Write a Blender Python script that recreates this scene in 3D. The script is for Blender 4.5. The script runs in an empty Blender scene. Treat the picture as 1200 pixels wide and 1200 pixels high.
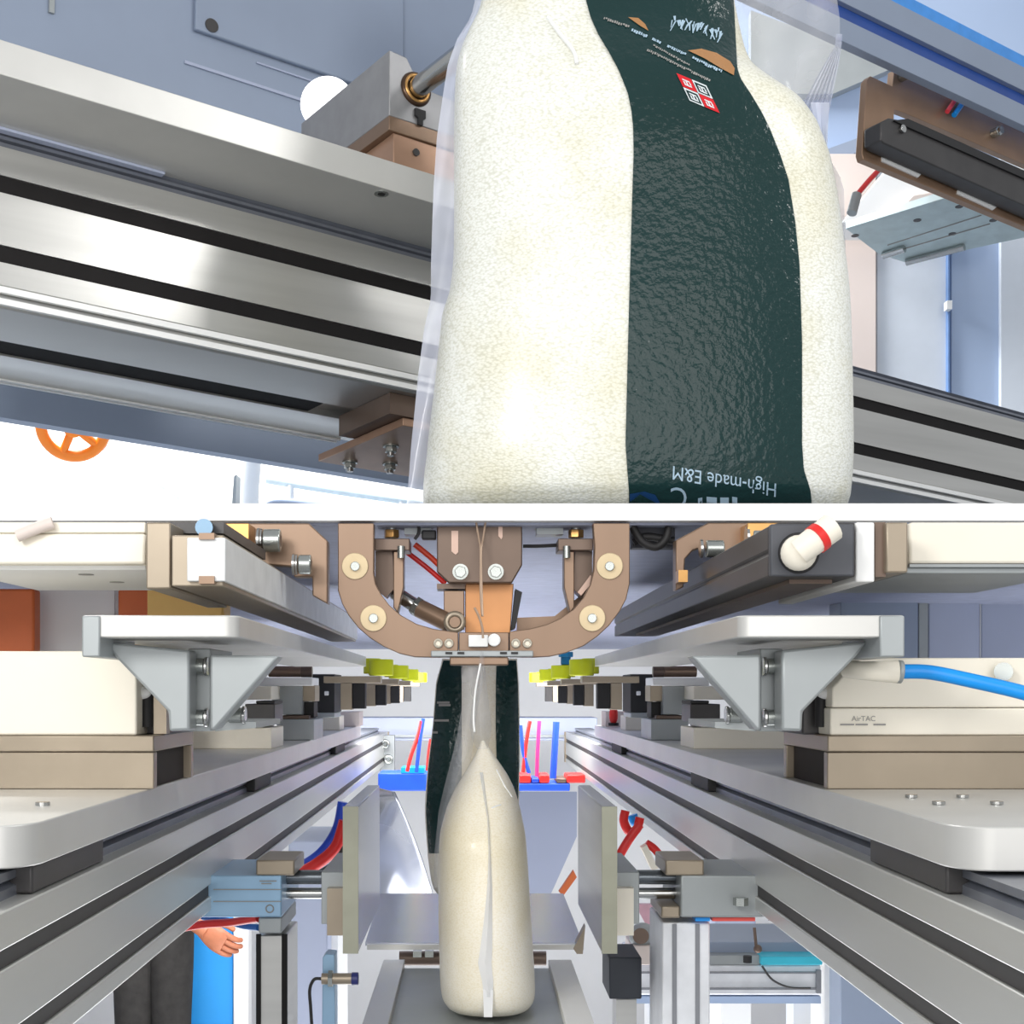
import bpy, math, random
from mathutils import Vector, Matrix
random.seed(7)
R = math.radians
S = bpy.context.scene
C = S.collection

# ------------------------------------------------------------------ camera
# level view camera with lens rise: optical axis meets the picture at (555, 810)
CX, CY, FY = 555.0, 810.0, 1.7
cam = bpy.data.cameras.new('camera')
cam.sensor_width = 36.0
cam.lens = 36.0 * 1700 / 1200
cam.shift_x = (600 - CX) / 1200
cam.shift_y = (CY - 600) / 1200
cam.clip_start = 0.05
cam.clip_end = 60
camo = bpy.data.objects.new('camera', cam)
camo.location = (0, 0, 0)
camo.rotation_euler = (R(90), 0, 0)
C.objects.link(camo)
S.camera = camo

# ------------------------------------------------------------------ world, lights, exposure
wd = bpy.data.worlds.new('hall_light'); S.world = wd
wd.use_nodes = True
bg = wd.node_tree.nodes['Background']
bg.inputs[0].default_value = (0.93, 0.96, 1.0, 1)
bg.inputs[1].default_value = 0.45
S.view_settings.view_transform = 'Standard'
S.view_settings.look = 'None'
S.view_settings.exposure = 0.35
S.view_settings.gamma = 1
S.view_settings.use_curve_mapping = False

def area(name, loc, target, size, power, col=(1, 1, 1), size_y=None):
    l = bpy.data.lights.new(name, 'AREA'); l.energy = power; l.color = col
    l.shape = 'RECTANGLE'; l.size = size; l.size_y = size_y or size
    o = bpy.data.objects.new(name, l); C.objects.link(o)
    o.location = loc
    d = Vector(target) - Vector(loc)
    o.rotation_euler = d.to_track_quat('-Z', 'Y').to_euler()
    return o
area('hall_lamp_key', (-0.95, -0.5, 0.85), (-0.05, 1.9, 0.66), 0.5, 18, (1, 0.99, 0.96))
area('hall_lamp_right', (2.4, 0.8, 2.2), (0.35, 1.9, 0.65), 0.6, 16, (1, 0.99, 0.97))
area('front_fill', (0.2, -1.6, 0.7), (0.0, 2.0, 0.0), 2.4, 34, (1, 0.98, 0.96))  # added soft frontal fill, whitens the slab edge and evens both levels
area('back_wall_fill', (-2.0, 4.0, 3.4), (-1.4, 6.2, 0.9), 1.6, 420, (1, 1, 1))  # added light that burns the upper back wall to white
area('station_fill', (-0.2, 4.6, 0.15), (-0.2, 5.2, -1.5), 2.6, 60, (1, 0.99, 0.97), 1.0)  # added fill without a fixture, brightens the deep parts below the slab
area('station_up_fill', (0.0, 3.4, -1.5), (0.0, 3.4, 0.2), 2.4, 46, (0.97, 0.98, 1.0), 2.4)  # added upward fill without a fixture, brightens the roof and undersides

# ------------------------------------------------------------------ helpers
def W(px, py, d):
    """point seen at pixel (px, py) at depth d (1 px = 1 mm where d = 1)"""
    return Vector(((px - CX) * d / 1000, FY * d, (CY - py) * d / 1000))
def lin(c):
    c = c / 255.0
    return c / 12.92 if c <= 0.04045 else ((c + 0.055) / 1.055) ** 2.4
MATS = {}
def mat(name, rgb, rough=0.5, metal=0.0, var=0.06, scale=30.0, bump=0.0, stretch=(1, 1, 1), coat=0.0, alpha=1.0,
        emit=0.0, trans=0.0, spec=0.5):
    if name in MATS: return MATS[name]
    m = bpy.data.materials.new(name); m.use_nodes = True
    nt = m.node_tree; b = nt.nodes['Principled BSDF']
    col = tuple(lin(c) for c in rgb)
    b.inputs['Roughness'].default_value = rough
    b.inputs['Metallic'].default_value = metal
    b.inputs['Coat Weight'].default_value = coat
    b.inputs['Specular IOR Level'].default_value = spec
    b.inputs['Alpha'].default_value = alpha
    b.inputs['Transmission Weight'].default_value = trans
    tc = nt.nodes.new('ShaderNodeTexCoord'); mp = nt.nodes.new('ShaderNodeMapping')
    mp.inputs['Scale'].default_value = stretch
    nz = nt.nodes.new('ShaderNodeTexNoise'); nz.inputs['Scale'].default_value = scale; nz.inputs['Detail'].default_value = 4
    rp = nt.nodes.new('ShaderNodeValToRGB')
    rp.color_ramp.elements[0].position = 0.3; rp.color_ramp.elements[1].position = 0.7
    rp.color_ramp.elements[0].color = tuple(max(0, c * (1 - var * 1.6)) for c in col) + (1,)
    rp.color_ramp.elements[1].color = tuple(min(1, c * (1 + var)) for c in col) + (1,)
    nt.links.new(tc.outputs['Object'], mp.inputs[0]); nt.links.new(mp.outputs[0], nz.inputs['Vector'])
    nt.links.new(nz.outputs['Fac'], rp.inputs[0]); nt.links.new(rp.outputs[0], b.inputs['Base Color'])
    if bump:
        bp = nt.nodes.new('ShaderNodeBump'); bp.inputs['Strength'].default_value = bump; bp.inputs['Distance'].default_value = 0.002
        nt.links.new(nz.outputs['Fac'], bp.inputs['Height']); nt.links.new(bp.outputs[0], b.inputs['Normal'])
    if emit:
        b.inputs['Emission Color'].default_value = col + (1,); b.inputs['Emission Strength'].default_value = emit
    MATS[name] = m
    return m
ALU = mat('brushed_aluminium', (206, 206, 202), 0.33, 0.55, 0.05, 6, stretch=(1, .08, 1))
ALUX = mat('satin_aluminium', (200, 199, 195), 0.3, 0.75, 0.09, 5, stretch=(.25, .25, 5))
PLATE = mat('anodised_plate', (208, 207, 203), 0.38, 0.35, 0.04, 8)
GREYB = mat('grey_bracket_metal', (162, 167, 168), 0.42, 0.3, 0.05, 10)
TAN = mat('nickel_tan_metal', (160, 147, 129), 0.36, 0.45, 0.08, 9)
COPPER = mat('warm_tan_steel', (138, 114, 95), 0.34, 0.5, 0.08, 12, stretch=(1, 1, .2))
DTAN = mat('dark_tan_steel', (112, 94, 82), 0.4, 0.4, 0.1, 12)
CREAM = mat('cream_plastic', (243, 236, 220), 0.5, 0, 0.02, 8)
WHITE = mat('white_paint', (244, 244, 242), 0.55, 0, 0.02, 6)
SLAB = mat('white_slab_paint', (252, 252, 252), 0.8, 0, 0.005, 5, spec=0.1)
BLACK = mat('black_rubber', (36, 35, 36), 0.6, 0, 0.1, 30)
SLOT = mat('black_slot_cover', (30, 28, 28), 0.7, 0, 0.08, 20, spec=0.2)
CHAR = mat('charcoal_anodised', (70, 68, 68), 0.4, 0.3, 0.08, 20)
STEEL = mat('polished_steel', (190, 190, 188), 0.18, 1.0, 0.04, 20)
BOLT = mat('zinc_bolt_steel', (176, 180, 176), 0.25, 0.85, 0.06, 40)
BRASS = mat('brass', (196, 150, 92), 0.3, 0.8, 0.08, 30)
BLUE = mat('bright_blue_tube', (0, 150, 240), 0.35, 0, 0.03, 20)
NAVY = mat('deep_blue_tube', (35, 75, 200), 0.35, 0, 0.05, 20)
RED = mat('red_tube', (224, 44, 40), 0.35, 0, 0.04, 20)
YELLOW = mat('lime_yellow_polyurethane', (228, 236, 30), 0.4, 0, 0.06, 20)
LAV = mat('lavender_grey_panel', (178, 186, 208), 0.5, 0, 0.05, 3)
BLUEG = mat('blue_grey_panel', (146, 158, 178), 0.42, 0.1, 0.05, 3)
BLUEP = mat('light_blue_panel', (164, 182, 210), 0.5, 0, 0.015, 3)
BLUEC = mat('blue_grey_cylinder_metal', (150, 184, 212), 0.35, 0.3, 0.05, 12)
PINK = mat('warm_white_panel', (222, 208, 200), 0.6, 0, 0.03, 3)
ORANGE = mat('orange_plastic', (246, 130, 20), 0.4, 0, 0.05, 15)
RUST = mat('burnt_orange_paint', (218, 110, 56), 0.5, 0, 0.08, 12)
AMBER = mat('amber_paint', (255, 204, 118), 0.5, 0, 0.06, 12)
RAILB = mat('dark_rail_steel', (128, 132, 142), 0.35, 0.6, 0.08, 20)
SHEET = mat('stainless_sheet', (190, 194, 206), 0.22, 0.6, 0.06, 3)
SKYBLUE = mat('sky_blue_panel', (40, 160, 240), 0.5, 0, 0.04, 6)
TEAL = mat('cyan_strip', (60, 200, 225), 0.4, 0, 0.04, 10)
TEXTW = mat('white_ink', (225, 232, 234), 0.4, 0, 0.03, 30)
TEXTP = mat('pale_blue_ink', (170, 196, 214), 0.4, 0, 0.06, 40)
REDINK = mat('red_ink', (214, 30, 40), 0.35, 0, 0.05, 40)
GREYINK = mat('grey_ink', (150, 148, 144), 0.5, 0, 0.05, 40)
CLOTH = mat('dark_cloth', (48, 46, 44), 0.9, 0, 0.2, 30, bump=.3)
SKIN = mat('skin', (186, 116, 84), 0.5, 0, 0.1, 30)
HAIR = mat('dark_hair', (28, 24, 22), 0.6, 0, 0.2, 60)
LEATHER = mat('black_shoe_leather', (30, 28, 28), 0.4, 0, 0.1, 30)
CONC = mat('grey_floor_paint', (170, 172, 176), 0.5, 0, 0.08, 4)
LAMPW = mat('lit_white_lamp', (255, 255, 255), 0.4, 0, 0.0, 5, emit=1.3)
PATCH = mat('tan_window_film', (176, 128, 82), 0.35, 0, 0.08, 20)

def rice_material(name, base, dark, patch_scale, bumpy=.3):
    m = bpy.data.materials.new(name); m.use_nodes = True
    nt = m.node_tree; b = nt.nodes['Principled BSDF']; L = nt.links.new
    tc = nt.nodes.new('ShaderNodeTexCoord'); mp = nt.nodes.new('ShaderNodeMapping'); mp.inputs['Rotation'].default_value = (0.5, 0.3, 0.8)
    mp.inputs['Scale'].default_value = (1, 1, 1.7)
    vo = nt.nodes.new('ShaderNodeTexVoronoi'); vo.inputs['Scale'].default_value = patch_scale
    r1 = nt.nodes.new('ShaderNodeValToRGB')
    r1.color_ramp.elements[0].color = tuple(lin(c) for c in base) + (1,)
    r1.color_ramp.elements[1].color = tuple(lin(c) for c in dark) + (1,)
    r1.color_ramp.elements[0].position = 0.35; r1.color_ramp.elements[1].position = 0.85
    no = nt.nodes.new('ShaderNodeTexNoise'); no.inputs['Scale'].default_value = 7; no.inputs['Detail'].default_value = 5
    r2 = nt.nodes.new('ShaderNodeValToRGB')
    r2.color_ramp.elements[0].color = tuple(lin(c) for c in (240, 234, 214)) + (1,)
    r2.color_ramp.elements[1].color = (1, 1, 1, 1)
    r2.color_ramp.elements[0].position = 0.34; r2.color_ramp.elements[1].position = 0.56
    mx = nt.nodes.new('ShaderNodeMix'); mx.data_type = 'RGBA'; mx.blend_type = 'MULTIPLY'; mx.inputs[0].default_value = 0.8
    L(tc.outputs['Object'], mp.inputs[0]); L(mp.outputs[0], vo.inputs['Vector']); L(tc.outputs['Object'], no.inputs['Vector'])
    L(vo.outputs['Distance'], r1.inputs[0]); L(no.outputs['Fac'], r2.inputs[0])
    L(r1.outputs[0], mx.inputs[6]); L(r2.outputs[0], mx.inputs[7]); L(mx.outputs[2], b.inputs['Base Color'])
    bp = nt.nodes.new('ShaderNodeBump'); bp.inputs['Strength'].default_value = bumpy; bp.inputs['Distance'].default_value = 0.002; bp.invert = True
    L(vo.outputs['Distance'], bp.inputs['Height']); L(bp.outputs[0], b.inputs['Normal'])
    b.inputs['Roughness'].default_value = 0.45
    b.inputs['Coat Weight'].default_value = 0.35; b.inputs['Coat Roughness'].default_value = 0.2
    return m
RICE = rice_material('white_rice_behind_film', (247, 248, 241), (222, 222, 208), 230)
RICE2 = rice_material('cream_rice_behind_film', (247, 241, 227), (239, 230, 208), 420, .08)

def label_material():
    m = bpy.data.materials.new('dark_green_glossy_label'); m.use_nodes = True
    nt = m.node_tree; b = nt.nodes['Principled BSDF']; L = nt.links.new
    tc = nt.nodes.new('ShaderNodeTexCoord')
    no = nt.nodes.new('ShaderNodeTexNoise'); no.inputs['Scale'].default_value = 3; no.inputs['Detail'].default_value = 3
    r = nt.nodes.new('ShaderNodeValToRGB')
    r.color_ramp.elements[0].color = tuple(lin(c) for c in (16, 44, 40)) + (1,)
    r.color_ramp.elements[1].color = tuple(lin(c) for c in (28, 58, 60)) + (1,)
    vo = nt.nodes.new('ShaderNodeTexNoise'); vo.inputs['Scale'].default_value = 110; vo.inputs['Detail'].default_value = 2
    bp = nt.nodes.new('ShaderNodeBump'); bp.inputs['Strength'].default_value = 0.5; bp.inputs['Distance'].default_value = 0.004
    L(tc.outputs['Object'], no.inputs['Vector']); L(no.outputs['Fac'], r.inputs[0]); L(r.outputs[0], b.inputs['Base Color'])
    L(tc.outputs['Object'], vo.inputs['Vector']); L(vo.outputs['Fac'], bp.inputs['Height']); L(bp.outputs[0], b.inputs['Normal'])
    b.inputs['Roughness'].default_value = 0.22; b.inputs['Specular IOR Level'].default_value = 0.36
    return m
LABEL = label_material()

def film_material(name, rgb, opacity):
    m = bpy.data.materials.new(name); m.use_nodes = True
    nt = m.node_tree; L = nt.links.new
    b = nt.nodes['Principled BSDF']; out = nt.nodes['Material Output']
    b.inputs['Base Color'].default_value = tuple(lin(c) for c in rgb) + (1,)
    b.inputs['Roughness'].default_value = 0.15
    tr = nt.nodes.new('ShaderNodeBsdfTransparent'); mx = nt.nodes.new('ShaderNodeMixShader')
    no = nt.nodes.new('ShaderNodeTexNoise'); no.inputs['Scale'].default_value = 14; tc = nt.nodes.new('ShaderNodeTexCoord')
    mr = nt.nodes.new('ShaderNodeMapRange'); mr.inputs['To Min'].default_value = opacity - .2; mr.inputs['To Max'].default_value = opacity + .2
    L(tc.outputs['Object'], no.inputs['Vector']); L(no.outputs['Fac'], mr.inputs['Value']); L(mr.outputs[0], mx.inputs[0])
    L(tr.outputs[0], mx.inputs[1]); L(b.outputs[0], mx.inputs[2]); L(mx.outputs[0], out.inputs['Surface'])
    return m
FILM = film_material('clear_bag_film', (226, 230, 246), 0.55)
FILM2 = film_material('thin_bag_film', (226, 226, 230), 0.30)

class MB:
    def __init__(s): s.v = []; s.f = []
    def add(s, vs, fs):
        n = len(s.v); s.v += [Vector(p) for p in vs]; s.f += [tuple(i + n for i in f) for f in fs]; return s
    def hexa(s, p):  # 8 corners: 0-3 one face, 4-7 opposite
        return s.add(p, [(0, 3, 2, 1), (4, 5, 6, 7), (0, 1, 5, 4), (1, 2, 6, 5), (2, 3, 7, 6), (3, 0, 4, 7)])
    def box(s, a, b):
        (x0, y0, z0), (x1, y1, z1) = a, b
        x0, x1 = min(x0, x1), max(x0, x1); y0, y1 = min(y0, y1), max(y0, y1); z0, z1 = min(z0, z1), max(z0, z1)
        return s.hexa([(x0, y0, z0), (x1, y0, z0), (x1, y0, z1), (x0, y0, z1), (x0, y1, z0), (x1, y1, z0), (x1, y1, z1), (x0, y1, z1)])
    def pbox(s, px0, py0, px1, py1, d0, d1):
        a = W(px0, py1, d0); b = W(px1, py0, d0)
        return s.box(a, (b.x, FY * d1, b.z))
    def prism(s, pts, vec):
        n = len(pts); vec = Vector(vec); pts = [Vector(p) for p in pts]
        fs = [tuple(range(n)), tuple(range(2 * n - 1, n - 1, -1))]
        fs += [(i, i + n, (i + 1) % n + n, (i + 1) % n) for i in range(n)]
        return s.add(pts + [p + vec for p in pts], fs)
    def pprism(s, poly, d0, d1):
        return s.prism([W(x, y, d0) for x, y in poly], (0, FY * (d1 - d0), 0))
    def cyl(s, a, b, r, n=20, r2=None):
        a = Vector(a); b = Vector(b); ax = (b - a).normalized(); r2 = r if r2 is None else r2
        u = ax.orthogonal().normalized(); w = ax.cross(u)
        A = [a + (u * math.cos(t) + w * math.sin(t)) * r for t in [2 * math.pi * i / n for i in range(n)]]
        B = [b + (u * math.cos(t) + w * math.sin(t)) * r2 for t in [2 * math.pi * i / n for i in range(n)]]
        return s.add(A + B, [tuple(range(n - 1, -1, -1)), tuple(range(n, 2 * n))] + [(i, (i + 1) % n, (i + 1) % n + n, i + n) for i in range(n)])
    def hexnut(s, a, b, r): return s.cyl(a, b, r, 6)
    def tube(s, pts, r, n=10, sub=8, rr=None):
        P = [Vector(p) for p in pts]; Q = []
        for i in range(len(P) - 1):
            p0 = P[max(i - 1, 0)]; p1 = P[i]; p2 = P[i + 1]; p3 = P[min(i + 2, len(P) - 1)]
            for k in range(sub):
                t = k / sub
                Q.append(0.5 * ((2 * p1) + (p2 - p0) * t + (2 * p0 - 5 * p1 + 4 * p2 - p3) * t * t + (3 * p1 - p0 - 3 * p2 + p3) * t ** 3))
        Q.append(P[-1]); base = len(s.v); up = None
        for i, q in enumerate(Q):
            tg = (Q[min(i + 1, len(Q) - 1)] - Q[max(i - 1, 0)]).normalized()
            up = tg.orthogonal().normalized() if up is None else (up - tg * up.dot(tg)).normalized()
            w = tg.cross(up)
            rad = r if rr is None else r + (rr - r) * i / (len(Q) - 1)
            for k in range(n):
                t = 2 * math.pi * k / n
                s.v.append(q + (up * math.cos(t) + w * math.sin(t)) * rad)
        for i in range(len(Q) - 1):
            for k in range(n):
                a = base + i * n + k; b = base + i * n + (k + 1) % n
                s.f.append((a, b, b + n, a + n))
        s.f.append(tuple(base + k for k in range(n - 1, -1, -1)))
        s.f.append(tuple(base + (len(Q) - 1) * n + k for k in range(n)))
        return s
    def ball(s, c, r, sc=(1, 1, 1), n=16, m=10):
        c = Vector(c); base = len(s.v)
        for j in range(1, m):
            ph = math.pi * j / m
            for i in range(n):
                t = 2 * math.pi * i / n
                s.v.append(c + Vector((r * sc[0] * math.sin(ph) * math.cos(t), r * sc[1] * math.sin(ph) * math.sin(t), r * sc[2] * math.cos(ph))))
        top = len(s.v); s.v.append(c + Vector((0, 0, r * sc[2]))); s.v.append(c - Vector((0, 0, r * sc[2])))
        for j in range(m - 2):
            for i in range(n):
                a = base + j * n + i; b = base + j * n + (i + 1) % n
                s.f.append((a, a + n, b + n, b))
        for i in range(n):
            s.f.append((top, base + i, base + (i + 1) % n))
            s.f.append((top + 1, base + (m - 2) * n + (i + 1) % n, base + (m - 2) * n + i))
        return s
    def torus(s, c, ax, Rr, r, n=32, m=10, a0=0, a1=2 * math.pi):
        c = Vector(c); ax = Vector(ax).normalized(); u = ax.orthogonal().normalized(); w = ax.cross(u); base = len(s.v)
        for i in range(n):
            t = 2 * math.pi * i / n; dr = u * math.cos(t) + w * math.sin(t)
            for k in range(m):
                p = 2 * math.pi * k / m
                s.v.append(c + dr * (Rr + r * math.cos(p)) + ax * r * math.sin(p))
        for i in range(n):
            for k in range(m):
                s.f.append((base + i * m + k, base + ((i + 1) % n) * m + k, base + ((i + 1) % n) * m + (k + 1) % m, base + i * m + (k + 1) % m))
        return s
    def grid(s, rows, close=False):
        base = len(s.v); m = len(rows[0])
        for r in rows: s.v += [Vector(p) for p in r]
        for i in range(len(rows) - 1):
            for k in range(m if close else m - 1):
                a = base + i * m + k; b = base + i * m + (k + 1) % m
                s.f.append((a, b, b + m, a + m))
        return s

WPOS = {}
def link(name, mb, m, parent=None, bevel=0.0, smooth=True, solid=0.0):
    me = bpy.data.meshes.new(name)
    lo = Vector([min(v[i] for v in mb.v) for i in range(3)]); hi = Vector([max(v[i] for v in mb.v) for i in range(3)])
    c = (lo + hi) / 2; c.z = lo.z
    me.from_pydata([tuple(v - c) for v in mb.v], [], mb.f); me.materials.append(m)
    import bmesh
    b = bmesh.new(); b.from_mesh(me); bmesh.ops.recalc_face_normals(b, faces=b.faces); b.to_mesh(me); b.free()
    if smooth:
        for p in me.polygons: p.use_smooth = True
        me.set_sharp_from_angle(angle=R(38))
    o = bpy.data.objects.new(name, me); C.objects.link(o)
    WPOS[o.name] = c.copy()
    if parent is not None:
        o.parent = parent; o.location = c - WPOS[parent.name]
    else: o.location = c
    if solid:
        sm = o.modifiers.new('thickness', 'SOLIDIFY'); sm.thickness = solid
    if bevel:
        bm = o.modifiers.new('edge', 'BEVEL'); bm.width = bevel; bm.segments = 2; bm.limit_method = 'ANGLE'; bm.angle_limit = R(40)
    return o
def tag(o, label, cat, group=None):
    o['label'] = label; o['category'] = cat
    if group: o['group'] = group
    return o
ROOTS = []
def thing(name, label, cat, group=None):
    o = bpy.data.objects.new(name, None); o.empty_display_size = 0.02; C.objects.link(o)
    WPOS[o.name] = Vector((0, 0, 0)); ROOTS.append(o)
    return tag(o, label, cat, group)
def single(name, label, cat, mb, m, group=None, **k): return tag(link(name, mb, m, None, **k), label, cat, group)
def struct(name, mb, m, **k):
    o = link(name, mb, m, None, **k); o['kind'] = 'structure'; return o
X3, Y3, Z3 = Vector((1, 0, 0)), Vector((0, 1, 0)), Vector((0, 0, 1))

# ================================================================== STRUCTURE
# two levels: an added white slab divides the two views, as the floor of the upper station and the roof of the lower one
SB, ST = 0.200, 0.220           # slab underside and top
YB = FY * 4.0                   # back wall
struct('floor', MB().box((-4, 0.6, -1.65), (4, YB, -1.6)), CONC)
struct('divider_slab', MB().box((-4, FY * 1.0, SB), (4, YB, ST)), SLAB)
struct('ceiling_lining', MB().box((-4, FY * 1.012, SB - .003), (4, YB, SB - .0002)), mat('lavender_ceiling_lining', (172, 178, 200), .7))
struct('bounce_sheet', MB().box((-4, FY * 1.03, ST + .0002), (4, YB, ST + .004)), mat('bounce_dimming_grey', (120, 127, 136), .8))  # added unseen sheet, dims light bounced onto the undersides above
struct('wall_back', MB().box((-5, YB, -1.6), (5, YB + .1, 4.2)), WHITE)

# ================================================================== LOWER STATION
XL, XR = 0.317, 0.340
def sx(side, out):              # x of a point 'out' outside a rail's inner face
    return (-(XL + out)) if side < 0 else (XR + out)
SIDE = {-1: 'left', 1: 'right'}
# ---- rails, plates
for s in (-1, 1):
    t = thing('aluminium_beam', 'long aluminium beam with two black slots running along the %s side of the lower station' % SIDE[s], 'beam', 'long slotted beams of the lower station')
    sec = [(0, -.149), (0, -.175), (.012, -.175), (.012, -.1885), (0, -.1885), (0, -.233), (.012, -.233), (.012, -.2475), (0, -.2475), (0, -.2645), (.11, -.2645), (.11, -.149)]
    link('profile', MB().prism([(sx(s, o), FY * .40, z) for o, z in sec], (0, FY * 2.75, 0)), ALU, t, bevel=.0015)
    for z0, z1 in ((-.1885, -.175), (-.2475, -.233)):
        link('slot_strip', MB().box((sx(s, .003), FY * .401, z0 + .0004), (sx(s, .0118), FY * 3.14, z1 - .0004)), mat('charcoal_slot_cover', (58, 56, 55), .6), t)
    for d in (1.12, 1.02):
        b = link('bracket_bolt', MB().cyl((sx(s, .02), FY * d, -.2645), (sx(s, .02), FY * d, -.274), .008, 12), BOLT, t)
    # end hardware at the far end
    e = link('end_cap', MB().box((sx(s, -.004), FY * 3.15, -.262), (sx(s, .10), FY * 3.17, -.150)), TAN, t)
    # linear guide between beam and plate
    t = thing('linear_guide', 'dark steel linear guide under the %s mounting plate' % SIDE[s], 'linear guide')
    gsec = [(.018, -.149), (.018, -.142), (.024, -.139), (.018, -.136), (.018, -.130), (.075, -.130), (.075, -.149)]
    link('guide_rail', MB().prism([(sx(s, o), FY * .42, z) for o, z in gsec], (0, FY * 2.6, 0)), RAILB, t)
    for d0, d1 in ((.625, .745), (1.26, 1.36), (2.0, 2.14)):
        link('carriage', MB().box((sx(s, .006), FY * d0, -.1485), (sx(s, .09), FY * d1, -.1275)), CHAR if d0 < 1 else BLACK, t, bevel=.002)
    # plate with rounded front corner
    t = thing('mounting_plate', 'thick pale metal mounting plate on top of the %s beam' % SIDE[s], 'plate', 'thick mounting plates above the beams')
    r = .028; y0 = FY * (.600 if s > 0 else .607); y1 = FY * 2.4
    pts = [(sx(s, r * (1 - math.cos(a))), y0 + r * 1.4 * (1 - math.sin(a))) for a in [math.pi / 2 * k / 8 for k in range(9)]]
    pts = pts + [(sx(s, .55), y0), (sx(s, .55), y1), (sx(s, 0), y1)]
    link('plate_body', MB().prism([(x, y, -.127) for x, y in pts], (0, 0, .0313)), PLATE, t, bevel=.0012)
    if s > 0:
        for px, py in ((1068, 935), (1100, 943), (1128, 935), (1168, 943)):
            p = W(px, py, .0957 / ((py - 810) / 1000))
            link('screw', MB().cyl(p + Z3 * .0005, p + Z3 * .003, .0055, 16), STEEL, t)
    else:
        p = W(50, 944, .0957 / .134)
        link('screw', MB().cyl(p, p + Z3 * .003, .006, 16), STEEL, t)

# ---- near actuators on risers
for s in (-1, 1):
    a, b = (-60, 180) if s < 0 else (970, 1260)
    t = thing('riser_block', 'hollow tan metal riser under the cream actuator on the %s' % SIDE[s], 'riser', 'hollow tan risers')
    x0 = W(a, 0, .832).x; x1 = W(b, 0, .832).x
    zt = W(0, 862, .832).z; zb = -.0955; zs = W(0, 881, .832).z
    y0 = FY * .832; y1 = FY * .95
    link('top_plate', MB().box((x0, y0, zs), (x1, y1, zt)), TAN, t, bevel=.0012)
    xi, xo = (x1, x0) if s < 0 else (x0, x1)
    link('front_wall', MB().box((x0, y0 + .0008, zb), (x1, y0 + .016, zs - .0006)), TAN, t, bevel=.001)
    link('rear_wall', MB().box((x0, y1 - .014, zb), (x1, y1, zs - .0006)), TAN, t, bevel=.001)
    link('hollow_shade', MB().box((xi + s * .008, y0 + .017, zb), (xi + s * .03, y1 - .015, zs - .001)), mat('hollow_shade_dark', (44, 36, 32), .8), t)  # dark panel paints in the shade of the hollow
    # cream actuator box
    t = thing('electric_actuator', 'cream actuator housing on the tan riser at the %s edge' % SIDE[s], 'actuator', 'cream actuator housings on the risers')
    if s < 0:
        link('housing', MB().pbox(-60, 763, 160, 861.6, .834, 1.0), CREAM, t, bevel=.002)
        link('end_plate', MB().pbox(160.5, 802, 199, 861, .862, .97), CHAR, t, bevel=.002)
        link('rod_cover', MB().cyl(W(172, 812, .852), W(172, 852, .852), .006, 14), BLACK, t)
        link('rod_cap', MB().ball(W(168, 812, .85), .008, (1, 1, .8)), WHITE, t)
        link('end_strip', MB().pbox(180, 815, 195, 860, .852, .862), TAN, t)
    else:
        link('housing', MB().pprism([(975, 829), (975, 806), (992, 788), (1010, 771), (1260, 771), (1260, 829)], .834, 1.0), CREAM, t, bevel=.0015)
        link('base', MB().pbox(973, 829.8, 1260, 861.6, .834, 1.0), CREAM, t, bevel=.0015)
        link('end_plate', MB().pbox(940, 806, 972, 861, .862, .97), CHAR, t, bevel=.002)
        link('rod_cover', MB().cyl(W(962, 812, .852), W(962, 852, .852), .006, 14), BLACK, t)
        link('rod_cap', MB().ball(W(966, 812, .85), .008, (1, 1, .8)), WHITE, t)
        link('knob', MB().cyl(W(1176, 787, .833), W(1176, 787, .825), .009, 14), BOLT, t)
        m = MB()
        for k, (x0_, x1_) in enumerate(((985, 1001), (1003, 1017), (1024, 1038))):
            m.pbox(x0_, 848.2, x1_, 850, .8332, .8339)
        link('small_print', m, GREYINK, t)
        # lettering
        cu = bpy.data.curves.new('lettering', 'FONT'); cu.body = 'AirTAC'; cu.size = 0.0072
        lo = bpy.data.objects.new('lettering_tmp', cu); C.objects.link(lo)
        dg = bpy.context.evaluated_depsgraph_get(); me = lo.evaluated_get(dg).to_mesh()
        p0 = W(998, 845, .8333)
        mm = MB().add([p0 + Vector((v.co.x, 0, v.co.y)) for v in me.vertices], [tuple(p.vertices) for p in me.polygons])
        bpy.data.objects.remove(lo)
        link('lettering', mm, GREYINK, t)

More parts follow.
